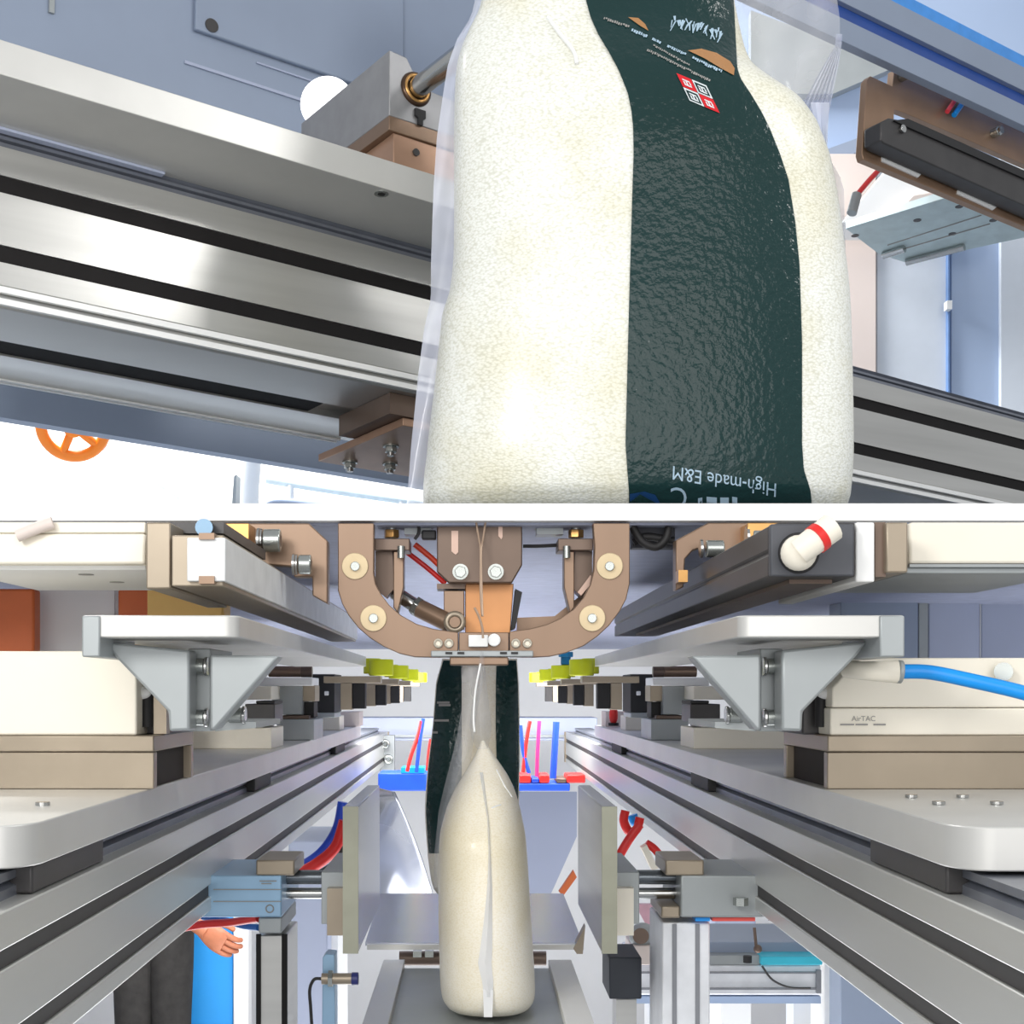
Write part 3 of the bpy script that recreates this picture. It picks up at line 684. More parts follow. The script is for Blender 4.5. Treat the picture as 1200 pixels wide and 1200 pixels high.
# ---- side pusher plates and cylinders below the beams
for s in (-1, 1):
    f = (lambda x: x) if s < 0 else (lambda x: 1125 - x)
    t = thing('side_pusher', 'upright steel pusher plate on a guided cylinder, %s of the hanging bag' % SIDE[s], 'pusher', 'upright pusher plates beside the bag')
    xa = W(f(402), 0, .95).x; xb = W(f(420), 0, .95).x
    link('pusher_plate', MB().box((xa, FY * .95, W(0, 1117, .95).z), (xb, FY * 1.165, W(0, 945, .95).z)), SHEET if s < 0 else ALUX, t, bevel=.0015)
    link('edge_bar', MB().box((xa, FY * .948, W(0, 1117, .95).z), (xb, FY * .9505, W(0, 945, .95).z)), mat('olive_grey_edge', (150, 150, 134), .4, .3), t)
    link('mount_plate', MB().box((W(f(385), 0, 1.05).x, FY * 1.0, W(0, 1070, 1.05).z), (xa, FY * 1.12, W(0, 1012, 1.05).z)), GREYB, t, bevel=.001)
    link('mount_flange', MB().box((W(f(393), 0, 1.05).x, FY * .99, W(0, 1080, 1.05).z), (xa, FY * 1.0, W(0, 1028, 1.05).z)), TAN if s < 0 else CREAM, t)
    for yy, rr in ((1030, .009), (1049, .007)):
        link('guide_rod', MB().cyl((W(f(325), 0, 1.05).x, FY * 1.06, W(0, yy, 1.05).z), (W(f(386), 0, 1.05).x, FY * 1.06, W(0, yy, 1.05).z), rr, 18), mat('dark_rod_steel', (110, 116, 122), .25, .8) if yy < 1040 else STEEL, t)
    link('rod_block', MB().pbox(min(f(300), f(345)), 1008, max(f(300), f(345)), 1026, 1.03, 1.09), TAN, t, bevel=.002)
    mt = BLUEC if s < 0 else GREYB
    x0, x1 = (190, 330) if s < 0 else (798, 960)
    body = link('cylinder_body', MB().pbox(x0, 1026, x1, 1075, 1.03, 1.13), mt, t, bevel=.002)
    if s < 0:
        link('body_seam', MB().pbox(250, 1042, 329, 1043, 1.0292, 1.0302), GREYINK, body)
        link('body_seam', MB().pbox(250, 1056, 329, 1057, 1.0292, 1.0302), GREYINK, body)
        link('port_ring', MB().torus(W(316, 1065, 1.0295), Y3, .0045, .0008, 20, 6), GREYINK, body)
        m = MB().pbox(304, 1032, 324, 1033.2, 1.0292, 1.0302).pbox(306, 1035, 318, 1036.2, 1.0292, 1.0302); link('small_print', m, GREYINK, body)
        link('lower_clamp', MB().pbox(303, 1075.3, 330, 1094, 1.035, 1.12), GREYB, t, bevel=.002)
    else:
        link('lower_clamp', MB().pbox(775, 1062, 797, 1076, 1.035, 1.10), TAN, t, bevel=.002)
        link('red_strip', MB().pbox(835, 1075.3, 885, 1079.5, 1.036, 1.06), mat('coral_red_strip', (240, 90, 80), .4), t)
        link('blue_strip', MB().pbox(815, 1075.3, 832, 1079.5, 1.036, 1.06), BLUE, t)
        link('hex_foot', MB().hexnut(W(868, 1052, 1.02), W(868, 1061, 1.02), .009), BOLT, t)
# posts
t = thing('support_post', 'grey aluminium post with dark slots under the left cylinder', 'post', 'slotted support posts')
link('profile', MB().pbox(302, 1096, 336, 1900, 1.045, 1.11), ALUX, t, bevel=.0015)
for x0, x1 in ((300, 305.5), (330, 336.5)): link('slot_strip', MB().pbox(x0, 1095, x1, 1899, 1.0435, 1.046), SLOT, t)
t = thing('support_post', 'white aluminium post with grey slots under the right cylinder', 'post', 'slotted support posts')
link('profile', MB().pbox(776, 1081, 832, 1900, 1.045, 1.12), mat('white_profile', (238, 240, 244), .4, .15), t, bevel=.002)
for x0, x1 in ((788, 793), (815, 820)): link('slot_strip', MB().pbox(x0, 1083, x1, 1899, 1.0435, 1.046), mat('grey_slot', (140, 142, 148), .5), t)
t = thing('support_post', 'narrow white post just left of the slotted right post', 'post')
link('post_body', MB().pbox(775, 1064, 789, 1700, 1.20, 1.24), MATS['white_profile'], t, bevel=.003)

# hoses under the left beam
t = thing('hose_bundle', 'red and blue hoses curving down behind the left pusher plate', 'hose')
link('hose', MB().tube([W(402, 940, 1.5), W(395, 972, 1.5), W(376, 1000, 1.5), (W(346, 1020, 1.5))], .0095, 10), NAVY, t)
link('hose', MB().tube([W(404, 962, 1.47), W(394, 992, 1.47), W(372, 1012, 1.47), (W(346, 1026, 1.47))], .0105, 10), RED, t)
link('hose', MB().tube([W(407, 990, 1.45), W(392, 1012, 1.45), W(372, 1025, 1.45)], .006, 10), CHAR, t)
t = thing('hose_bundle', 'red and blue hoses looping out behind the right pusher plate', 'hose')
link('hose', MB().tube([W(733, 950, 1.5), W(731, 962, 1.5), W(737, 974, 1.5), W(746, 972, 1.5), W(750, 958, 1.5)], .008, 10), RED, t)
link('hose', MB().tube([W(725, 1004, 1.47), W(737, 984, 1.47), W(750, 966, 1.47)], .008, 10), RED, t)
link('hose', MB().tube([W(741, 955, 1.52), W(744, 963, 1.52), W(749, 966, 1.52)], .009, 10), BLUE, t)
link('hose', MB().tube([W(757, 988, 1.47), W(766, 994, 1.47), W(774, 1003, 1.47)], .007, 10), RED, t)
link('valve_stem', MB().prism([W(752, 994, 1.46), W(758, 990, 1.46), W(772, 1018, 1.46), W(764, 1020, 1.46)], (0, .03, 0)), CREAM, t)
t = thing('hose_pair', 'red and blue hoses crossing in front of the hand at the lower left', 'hose')
link('hose', MB().tube([W(210, 1088, 1.09), W(240, 1083, 1.085), W(270, 1081, 1.08), W(303, 1076, 1.06)], .0052, 12), RED, t)
link('hose', MB().tube([W(236, 1074, 1.10), W(262, 1078, 1.10), W(285, 1085, 1.09), W(303, 1087, 1.08)], .0042, 12), mat('mid_blue_tube', (40, 110, 190), .4), t)

# ---- centre bottom: tray, chute, conveyor
t = thing('steel_tray', 'polished steel tray behind the hanging bag near the floor of the station', 'tray')
zt = -.343
y0, y1 = FY * 1.15, FY * 1.43
link('tray_plate', MB().prism([(W(428, 0, 1.15).x, y0, zt), (W(683, 0, 1.15).x, y0, zt), (W(660, 0, 1.43).x, y1, zt), (W(446, 0, 1.43).x, y1, zt)], (0, 0, .004)), SHEET, t)
link('tray_lip', MB().pbox(430, 1107, 684, 1113, 1.148, 1.156), ALUX, t)
link('tray_bracket', MB().pprism([(672, 1112), (686, 1085), (683, 1118), (676, 1118)], 1.146, 1.16), TAN, t)
t = thing('steel_chute', 'curved stainless chute sheet left of the bag above the tray', 'chute')
rows = []
for k in range(15):
    u = k / 14
    xt = 440 + (463 - 440) * u; xb = 447 + (509 - 447) * u
    rows.append([W(xt + (xb - xt) * v + 6 * math.sin(math.pi * v) * (u - .5), 922 + 6 * u + (1066 - 14 * u - 922 - 6 * u) * v - 6 * math.sin(math.pi * u) * v, 1.9 - .25 * u * (1 - v)) for v in [q / 10 for q in range(11)]])
link('sheet', MB().grid(rows), SHEET, t, solid=.004)
link('sheet_edge', MB().tube([r[-1] for r in rows], .004, 8, 2), BLUEG, t)
t = thing('steel_chute', 'flat stainless chute panel right of the bag above the tray', 'chute')
link('sheet', MB().prism([W(605, 928, 2.0), W(676, 928, 2.0), W(676, 980, 2.0), W(640, 1060, 2.0), W(605, 1060, 2.0)], (0, .01, 0)), LAV, t)
link('hinge', MB().prism([W(655, 1045, 1.9), W(672, 1020, 1.9), W(676, 1028, 1.9), W(660, 1050, 1.9)], (0, .02, 0)), RUST, t)
t = thing('infeed_conveyor', 'grey conveyor bed with pale side rails under the hanging bag', 'conveyor')
zc = -.366
link('bed', MB().box((W(470, 0, 1.15).x, FY * .85, zc - .03), (W(648, 0, 1.15).x, FY * 1.14, zc - .004)), GREYB, t)
link('side_rail', MB().box((W(450, 0, 1.15).x, FY * .85, zc - .03), (W(475, 0, 1.15).x, FY * 1.145, zc + .006)), ALUX, t, bevel=.001)
link('side_rail', MB().box((W(642, 0, 1.15).x, FY * .85, zc - .03), (W(669, 0, 1.15).x, FY * 1.145, zc + .006)), WHITE, t, bevel=.001)
link('end_roller', MB().cyl(W(468, 1123, 1.17), W(640, 1123, 1.17), .010, 16), DTAN, t)
for x in (484, 498): link('roller_clip', MB().pbox(x, 1115, x + 10, 1122, 1.15, 1.16), BOLT, t)
# sensor
t = thing('proximity_sensor', 'small barrel sensor with a navy tip on a blue-grey bracket', 'sensor')
link('bracket', MB().pprism([(378, 1122), (382, 1118), (392, 1119), (393, 1260), (377, 1260)], 1.04, 1.06), BLUEC, t, bevel=.001)
link('barrel', MB().cyl(W(377, 1147, 1.03), W(412, 1147, 1.03), .0068, 18), TAN, t)
link('lock_nut', MB().hexnut(W(385, 1147, 1.03), W(390, 1147, 1.03), .011), BOLT, t)
link('tip', MB().cyl(W(412, 1147, 1.03), W(420, 1147, 1.03), .0078, 18), mat('navy_plastic', (40, 46, 110), .4), t, bevel=.001)
link('cable', MB().tube([W(377, 1147, 1.03), W(368, 1148, 1.03), W(363, 1160, 1.03), W(364, 1180, 1.03), W(366, 1210, 1.03)], .002, 8), BLACK, t)
# black block, white gantry right
t = thing('black_block', 'black square block below the right pusher plate', 'block')
link('block_body', MB().pbox(714, 1122, 752, 1171, 1.10, 1.16), mat('blue_black_plastic', (46, 50, 58), .6), t, bevel=.002)
link('block_stem', MB().pbox(722, 1171.5, 746, 1500, 1.12, 1.15), ALUX, t)
t = thing('cross_conveyor', 'white slotted cross conveyor frame behind the right post', 'conveyor')
link('frame', MB().pbox(745, 1131, 962, 1166, 1.6, 1.75), MATS['white_profile'], t, bevel=.003)
link('frame_slot', MB().pbox(750, 1139, 958, 1141, 1.597, 1.601), MATS['grey_slot'], t)
link('frame_slot', MB().pbox(750, 1158, 958, 1160, 1.597, 1.601), MATS['grey_slot'], t)
link('lower_frame', MB().pbox(745, 1168, 962, 1176, 1.62, 1.75), BLUEP, t)
link('end_face', MB().pbox(957, 1137, 962.5, 1164, 1.595, 1.6), MATS['grey_slot'], t)
link('top_plate', MB().pbox(830, 1104, 950, 1119, 1.62, 1.75), BLUEG, t, bevel=.002)
link('cyan_guide', MB().pbox(892, 1121, 964, 1131, 1.59, 1.70), TEAL, t, bevel=.002)
link('side_bed', MB().pbox(832, 1120, 890, 1130.5, 1.60, 1.70), GREYB, t)
link('sensor_pin', MB().cyl(W(884, 1087, 1.58), W(886, 1108, 1.58), .003, 10).ball(W(888, 1112, 1.58), .008), DTAN, t)
link('clamp_knob', MB().cyl(W(876, 1128, 1.585), W(876, 1120, 1.585), .008, 12), BLACK, t)
link('cable', MB().tube([W(893, 1132, 1.59), W(905, 1148, 1.59), W(925, 1157, 1.59), W(950, 1158, 1.59)], .002, 8), CHAR, t)
for x0, x1 in ((760, 776), (930, 950)): link('leg', MB().pbox(x0, 1176, x1, 1800, 1.66, 1.70), WHITE, t)
t = thing('round_gauge', 'round domed gauge with a dark face left of the white post', 'gauge')
link('dome', MB().ball(W(753, 1097, 1.5), .024, (1, .6, 1)), GREYB, t)
link('face', MB().cyl(W(751, 1097, 1.488), W(751, 1097, 1.483), .014, 20), DTAN, t)
link('gauge_stand', MB().pbox(740, 1108, 772, 1131, 1.49, 1.55), PINK, t, bevel=.002)
t = thing('pink_guard', 'pinkish guard plate behind the right guide rods', 'guard')
link('guard_sheet', MB().pprism([(744, 1060), (776, 1060), (776, 1092), (762, 1092)], 1.56, 1.57), mat('pink_guard_paint', (222, 176, 190), .5), t)
link('guard_post', MB().pbox(770, 1092, 776, 1200, 1.57, 1.58), WHITE, t)
t = thing('white_cabinet', 'pale blue-white cabinet behind the cross conveyor on the right', 'cabinet')
link('cabinet_body', MB().pbox(838, 1078, 886, 1110, 2.0, 2.2), LAV, t, bevel=.004)
link('cabinet_stand', MB().pbox(845, 1110, 880, 1620, 2.02, 2.18), WHITE, t)
t = thing('white_pillar', 'white machine pillar at the lower right behind the cross conveyor', 'pillar')
link('pillar_body', MB().pbox(966, 1060, 1010, 1500, 2.1, 2.3), WHITE, t, bevel=.003)

# ---- rear cross frame, hoses, blue manifold
t = thing('rear_crossbar', 'lavender grey crossbar joining the far ends of the two beams', 'crossbar')
link('bar', MB().pbox(405, 841, 700, 868, 3.25, 3.4), LAV, t, bevel=.003)
link('bar_lip', MB().pbox(405, 861, 700, 864, 3.24, 3.25), GREYB, t)
t = thing('valve_manifold', 'bright blue valve manifold at the far end left of the bags', 'manifold')
link('manifold_body', MB().pbox(443, 906, 500, 927, 2.6, 2.7), mat('cobalt_blue', (30, 84, 214), .4), t, bevel=.004)
link('manifold_cap', MB().pbox(470, 900, 497, 906, 2.6, 2.68), BLUE, t)
t = thing('valve_manifold', 'red and blue valve manifold at the far end right of the bags', 'manifold')
link('manifold_body', MB().pbox(606, 918, 668, 927, 2.6, 2.7), MATS['cobalt_blue'], t, bevel=.004)
for k, (x0, x1, mt) in enumerate(((608, 622, RED), (623, 632, NAVY), (632, 644, RED), (652, 664, DTAN), (664, 686, RED))): link('valve', MB().pbox(x0, 908 + (k % 2) * 4, x1, 917.6, 2.6, 2.68), mt, t, bevel=.004)
hs = [([(494, 845), (490, 862), (482, 885), (477, 904)], RED, 'red hose dropping from the crossbar to the blue manifold'),
      ([(496, 842), (492, 868), (488, 905)], NAVY, 'blue hose dropping from the crossbar to the blue manifold'),
      ([(505, 866), (503, 880), (501, 903)], RED, 'red hose beside the green bag at the left'),
      ([(610, 850), (613, 880), (620, 906)], NAVY, 'blue hose right of the green bag, next to it'),
      ([(621, 845), (617, 868), (613, 905)], RED, 'leftmost red hose right of the green bag'),
      ([(632, 845), (630, 880), (629, 910)], mat('magenta_tube', (214, 50, 120), .4), 'magenta hose dropping to the right manifold'),
      ([(652, 846), (650, 880), (648, 912)], NAVY, 'thick blue hose standing alone right of the magenta one')]
for pts, mt, lb in hs:
    single('air_hose', lb, 'hose', MB().tube([W(x, y, 2.58) for x, y in pts], .0058 if 'alone' not in lb else .010, 10), mt, 'hoses at the far manifold')
t = thing('hose_clamp', 'round pale hose clamp at the far end of the left beam', 'clamp')
link('clamp_ring', MB().torus(W(451, 872, 3.0), Y3, .012, .006), BOLT, t)
link('clamp_ring', MB().torus(W(455, 890, 3.0), Y3, .012, .006), BOLT, t)
link('clamp_plate', MB().pbox(445, 862, 462, 906, 3.02, 3.06), GREYB, t)

# ---- background at left: orange machines, added white block, blue panel, person
t = thing('white_cabinet', 'added white block for the overexposed background behind the left actuators', 'cabinet')
link('cabinet_body', MB().pbox(40.5, 688, 137.5, PLT(1.36), 1.36, 1.40), WHITE, t, bevel=.005)  # added white block stands for the overexposed background
link('cabinet_panel', MB().pbox(44, 692, 134, 870, 1.357, 1.36), WHITE, t)
t = thing('orange_machine', 'burnt orange machine panel at the left edge behind a grey cable', 'machine')
link('machine_body', MB().pbox(-40, 690, 40, 765, 1.3, 1.32), RUST, t, bevel=.004)
link('machine_base', MB().pbox(-40, 765.5, 40, 810 + 95.7 / 1.3 - .2, 1.3, 1.32), WHITE, t)
t = thing('grey_cable', 'grey cable hanging in front of the orange panel at the left edge', 'cable')
link('cable', MB().tube([W(12, 690, 1.7), W(22, 715, 1.7), W(32, 738, 1.7), W(38, 762, 1.7)], .0055, 10), mat('grey_cable_sheath', (140, 136, 134), .5), t)
link('white_lead', MB().tube([W(10, 745, 1.6), W(35, 747, 1.6), W(60, 752, 1.6), W(80, 760, 1.6)], .004, 10), WHITE, t)
t = thing('orange_machine', 'orange and amber machine between the white block and the slide bar', 'machine')
link('machine_body', MB().pbox(138, 690, 190, 760, 1.32, 1.34), RUST, t, bevel=.004)
link('amber_panel', MB().pbox(172, 672, 262, 760, 1.28, 1.318), AMBER, t, bevel=.004)
link('machine_base', MB().pbox(138, 760.5, 200, 810 + 95.7 / 1.3 - .2, 1.3, 1.34), WHITE, t)
t = thing('blue_banner', 'sky blue upright panel behind the person\'s hand', 'panel')
link('panel_sheet', MB().pbox(202, 1070, 273, 1325, 3.1, 3.13), SKYBLUE, t, bevel=.004)
link('panel_edge', MB().pbox(273.3, 1070, 291, 1325, 3.09, 3.14), WHITE, t, bevel=.004)
t = thing('white_column', 'white column between the left post and the pusher plate', 'column')
link('column_body', MB().pbox(338, 985, 384, 1500, 1.9, 2.1), LAV, t, bevel=.004)
link('column_side', MB().pbox(384.3, 1000, 396, 1500, 1.95, 2.1), WHITE, t)
t = thing('grey_partition', 'blue-grey partition panels behind the right shelf bracket', 'partition')
for k, (x0, x1, mt) in enumerate(((985, 1076, BLUEG), (1076.3, 1088, GREYB), (1088.3, 1148, LAV), (1148.3, 1150, WHITE), (1150.3, 1300, LAV))):
    link('panel', MB().pbox(x0, 640 if k != 1 else 650, x1, 1500, 1.9 + .01 * k, 1.96), mt, t, bevel=.002)

# person: dark clothes, one hand in front of the blue panel
def skinned(name, joints, edges, m, parent=None, sub=2):
    lo = Vector([min(j[0][i] for j in joints) for i in range(3)]); hi = Vector([max(j[0][i] for j in joints) for i in range(3)])
    c = (lo + hi) / 2; c.z = lo.z
    me = bpy.data.meshes.new(name); me.from_pydata([tuple(Vector(j[0]) - c) for j in joints], edges, []); me.materials.append(m)
    o = bpy.data.objects.new(name, me); C.objects.link(o)
    o.modifiers.new('skin', 'SKIN')
    for i, j in enumerate(joints):
        r = j[1] if isinstance(j[1], tuple) else (j[1], j[1])
        me.skin_vertices[0].data[i].radius = r; me.skin_vertices[0].data[i].use_root = (i == 0)
    s_ = o.modifiers.new('sub', 'SUBSURF'); s_.levels = sub; s_.render_levels = sub
    o.modifiers['skin'].use_smooth_shade = True
    WPOS[o.name] = c.copy()
    if parent is not None: o.parent = parent; o.location = c - WPOS[parent.name]
    else: o.location = c
    return o
P = thing('person', 'person in dark clothes behind the left beam, one hand before the blue panel', 'person')
fx, fy, fz = -1.125, FY * 3.0, -1.6
V = lambda x, y, z: Vector((fx + x, fy + y, fz + z))
hw = W(238, 1089, 2.9)          # wrist
body = [(V(0, 0, .86), (.15, .11)), (V(0, 0, 1.02), (.14, .10)), (V(0, 0, 1.22), (.16, .11)), (V(.0, 0, 1.34), (.13, .09)), (V(0, 0, 1.42), .055),
        (V(.065, 0, .80), .09), (V(.065, -.01, .45), .075), (V(.065, .02, .10), .06),
        (V(-.065, 0, .80), .09), (V(-.065, -.01, .45), .075), (V(-.065, .02, .10), .06),
        (V(.16, 0, 1.31), .055), (V(.21, .0, 1.04), .043), (hw + Vector((-.05, .02, .05)), .034),
        (V(-.16, 0, 1.31), .055), (V(-.20, .02, 1.04), .043), (V(-.19, -.05, .84), .032)]
ed = [(0, 1), (1, 2), (2, 3), (3, 4), (0, 5), (5, 6), (6, 7), (0, 8), (8, 9), (9, 10), (3, 11), (11, 12), (12, 13), (3, 14), (14, 15), (15, 16)]
link('shoe', MB().ball(V(.065, -.05, .045), .05, (.85, 2.2, .9)), LEATHER, P); link('shoe', MB().ball(V(-.065, -.05, .045), .05, (.85, 2.2, .9)), LEATHER, P)
skinned('clothed_body', body, ed, CLOTH, P)
hd = link('head', MB().ball(V(.01, -.02, 1.55), .085, (.85, 1.0, 1.25), 24, 16).ball(V(.01, -.108, 1.535), .014, (.8, 1, 1.3)).ball(V(.085, -.01, 1.54), .02, (.4, .8, 1.3)).ball(V(-.065, -.01, 1.54), .02, (.4, .8, 1.3)).cyl(V(0, 0, 1.40), V(.005, -.01, 1.49), .045), SKIN, P)
link('hair', MB().ball(V(.01, .005, 1.585), .09, (.9, 1.0, 1.05), 24, 12), HAIR, hd)
for ex in (-.022, .042): link('eye', MB().ball(V(ex, -.098, 1.555), .008), HAIR, hd)
link('mouth', MB().ball(V(.01, -.099, 1.497), .012, (1.6, .5, .4)), RUST, hd)
def hand(name, wrist, fwd, side, parent, curl=.5, k=1.0):
    fwd = fwd.normalized(); side = (side - fwd * side.dot(fwd)).normalized(); nrm = fwd.cross(side)
    def P_(a, b, c=0): return wrist + (fwd * a + side * b + nrm * c) * k
    o = link(name, MB().tube([P_(-.08, 0), P_(-.03, 0), P_(0, 0), P_(.02, 0)], .027 * k, 14), SKIN, parent)
    # palm: a flattened rounded block
    rows = []
    for a, w, h in ((-.012, .026, .020), (.01, .032, .019), (.035, .040, .019), (.062, .043, .017), (.082, .042, .014), (.092, .034, .008)):
        rows.append([P_(a, w * math.cos(q), h * math.sin(q)) for q in [2 * math.pi * n / 16 for n in range(16)]])
    m = MB().grid(rows, True); m.f.append(tuple(range(15, -1, -1))); m.f.append(tuple(range(80, 96)))
    link('palm', m, SKIN, o)
    for off, ln in ((-.031, .070), (-.0105, .082), (.0105, .078), (.031, .062)):
        pts = [P_(.070, off)]
        for ang, q in ((curl * .4, .45), (curl * 1.3, .32), (curl * 2.2, .28)):
            pts.append(pts[-1] + (fwd * math.cos(ang) + nrm * math.sin(ang)) * ln * q * k)
        link('finger', MB().tube(pts, .0112 * k, 10, 5, .0085 * k).ball(pts[-1], .0086 * k, (1, 1, 1), 10, 8), SKIN, o)
    pts = [P_(.012, -.026), P_(.040, -.048, .006), P_(.066, -.056, .014), P_(.084, -.054, .022)]
    link('thumb', MB().tube(pts, .014 * k, 10, 5, .0095 * k).ball(pts[-1], .0096 * k, (1, 1, 1), 10, 8), SKIN, o)
    return o
hand('hand', hw, Vector((.8, -.25, -.5)), Vector((-.5, .1, -.8)), P, .6)
hand('hand', V(-.19, -.06, .82), Vector((.05, -.1, -1)), Vector((0, 1, 0)), P, .3)

# ================================================================== UPPER STATION
E1 = Vector((2415, 1700, -163)).normalized()
E2 = Vector((-1375, 1700, -171)); E2 = (E2 - E1 * E2.dot(E1)).normalized()
E3 = E1.cross(E2).normalized()
if E3.z < 0: E3 = -E3
O = W(500, 250, 1.36)
def ray(px, py): return Vector((px - CX, 1700, CY - py)).normalized()
def on(px, py, ax, val):
    """point on the pixel's sight line where local coordinate ax (0 along, 1 away, 2 up) equals val"""
    e = (E1, E2, E3)[ax]; r = ray(px, py)
    return r * ((O.dot(e) + val) / r.dot(e))
def loc(p): q = p - O; return Vector((q.dot(E1), q.dot(E2), q.dot(E3)))
def L(t, k, h): return O + E1 * t + E2 * k + E3 * h
def lb(mb, t0, t1, k0, k1, h0, h1):
    return mb.hexa([L(t0, k0, h0), L(t1, k0, h0), L(t1, k0, h1), L(t0, k0, h1), L(t0, k1, h0), L(t1, k1, h0), L(t1, k1, h1), L(t0, k1, h1)])
def lprism(mb, sec, t0, t1): return mb.prism([L(t0, k, h) for k, h in sec], E1 * (t1 - t0))
H = lambda py: loc(on(500, py, 1, 0)).z
T = lambda px, py=300: loc(on(px, py, 1, 0)).x
t0, t1 = T(-60), T(1320, 500)
hb, hu = H(306), H(460)
g1, g2 = (H(334), H(351)), (H(402), H(419))
ku0 = loc(on(20, 362, 2, hu)).y
ku1 = loc(on(20, 452, 2, hu)).y
kg0 = loc(on(20, 403, 2, hu)).y; kg1 = loc(on(20, 420, 2, hu)).y
kdep = ku1
hc = H(441)
t = thing('aluminium_beam', 'heavy aluminium beam with black slots running behind the large rice bag', 'beam')
ku = .03
sec = [(0, hb), (0, g1[0]), (.012, g1[0]), (.012, g1[1]), (0, g1[1]), (0, g2[0]), (.012, g2[0]), (.012, g2[1]), (0, g2[1]), (0, hc),
       (.006, hc - .006), (.010, hc - .006), (.012, hu + .004), (.016, hu), (kg0, hu), (kg0, hu + .012), (kg1, hu + .012), (kg1, hu),
       (kdep - .02, hu), (kdep - .012, hu + .005), (kdep - .008, hu + .005), (kdep, hu + .02), (kdep, hb)]
link('profile', lprism(MB(), sec, t0, t1), ALUX, t)
for a, b in (g1, g2): link('slot_strip', lb(MB(), t0, t1, .003, .0118, b + .0003, a - .0003), SLOT, t)
link('slot_strip', lb(MB(), t0, T(436, 480), kg0 + .0003, kg1 - .0003, hu + .003, hu + .0118), SLOT, t)
for a, b, k_ in ((449, 443, -.003), (459, 453, .003)): link('edge_highlight', lb(MB(), t0, t1, k_, .006 + k_, H(a), H(b)), WHITE, t)  # white strips paint the highlights along the front lower edge
for a in (.022, .009): link('edge_highlight', lb(MB(), t0, loc(on(392, 524, 1, kdep)).x, kdep - a, kdep - a + .006, hu - .003, hu + .006), WHITE, t)  # painted white highlights again, along the far lower edge
# guide rail on top
hr = H(290)
t = thing('linear_guide', 'dark grooved steel guide between the heavy beam and its top plate', 'linear guide')
gs = [(.002, hb), (.002, hb + (hr - hb) * .3), (.008, hb + (hr - hb) * .4), (.002, hb + (hr - hb) * .5), (.002, hb + (hr - hb) * .7), (.007, hb + (hr - hb) * .8), (.002, hr), (.06, hr), (.06, hb)]
link('guide_rail', lprism(MB(), gs, t0, t1), RAILB, t)
# top plate
kp = loc(on(500, 236, 2, hr)).y
hp = loc(on(500, 202, 1, kp)).z
t = thing('mounting_plate', 'long flat metal plate on top of the heavy upper beam', 'plate')
link('plate_body', lb(MB(), t0, T(700), kp, .09, hr + .0002, hp), PLATE, t, bevel=.001)
p = on(447, 227, 2, hr)
sc = link('countersunk_screw', MB().cyl(p - E3 * .0008, p + E3 * .001, .0105, 24), BOLT, t)
link('socket', MB().hexnut(p - E3 * .0012, p, .006), BLACK, sc)
link('scraper', lb(MB(), T(-60), loc(on(190, 196, 1, 0)).x, -.01, .0015, hr - .004, hr - .0002), LAV, t)

# bearing block on the plate, rod
kb = kp + .006
ta = loc(on(456, 150, 1, kb)).x; tb = loc(on(600, 150, 1, kb)).x
h0 = loc(on(456, 152, 1, kb)).z; h1 = loc(on(456, 135, 1, kb)).z; h2 = loc(on(460, 60, 1, kb)).z
kfar = loc(on(353, 137, 0, ta)).y
kfar = max(kb + .12, min(kfar, kb + .5))
t = thing('bearing_block', 'grey rod bearing block on a coppery base standing on the upper plate', 'bearing block')
link('base', lb(MB(), ta + .01, tb, kb + .004, kfar - .06, hp + .0003, h0), mat('copper_base', (178, 142, 118), .34, .45, .1, 12), t, bevel=.001)
link('shim', lb(MB(), ta, tb, kb, kfar - .02, h0 + .0003, h1), COPPER, t, bevel=.001)
cut = (h2 - h1) * .25
link('block_body', MB().prism([L(ta, kb, h1 + .0003), L(tb, kb, h1 + .0003), L(tb, kb, h2 - cut * 2), L(ta + .055, kb, h2 - cut * 1.6), L(ta + .03, kb, h2 - .002), L(ta, kb, h2)], E2 * (kfar - kb)), mat('bearing_grey', (150, 150, 152), .4, .35), t, bevel=.0012)
pc = on(487, 105, 1, kb)
link('bore_ring', MB().torus(pc - E2 * .001, E2, .021, .005, 36, 10), mat('dark_bronze', (86, 66, 52), .3, .7), t)
link('bore_seal', MB().torus(pc - E2 * .004, E2, .0195, .0032, 32, 10), BRASS, t)
pk = on(491, 138, 1, kb)
link('stop_screw', MB().prism([pk + E1 * a - E3 * b - E2 * .001 for a, b in ((-.009, -.011), (.009, -.011), (.009, .001), (.004, .004), (.004, .013), (-.004, .013), (-.004, .003), (-.009, .0))], -E2 * .004), BLACK, t)
pq = on(487, 179, 1, kb + .004)
link('base_screw', MB().cyl(pq, pq - E2 * .003, .0055, 16), CHAR, t)
t = thing('guide_rod', 'polished steel guide rod leaving the bearing block towards the large bag', 'rod')
link('rod', MB().cyl(pc - E2 * .0005, pc - E2 * .16, .0155, 32), STEEL, t)
pl = on(384, 122, 1, kfar + .05)
t = thing('round_lamp', 'round glowing white lamp behind the bearing block', 'lamp')
link('lamp_globe', MB().ball(pl, .046, (1, .6, 1), 24, 16), LAMPW, t)
link('lamp_stem', MB().cyl(pl - E3 * .03, L(loc(pl).x, loc(pl).y, hp - .02), .012, 14), WHITE, t)

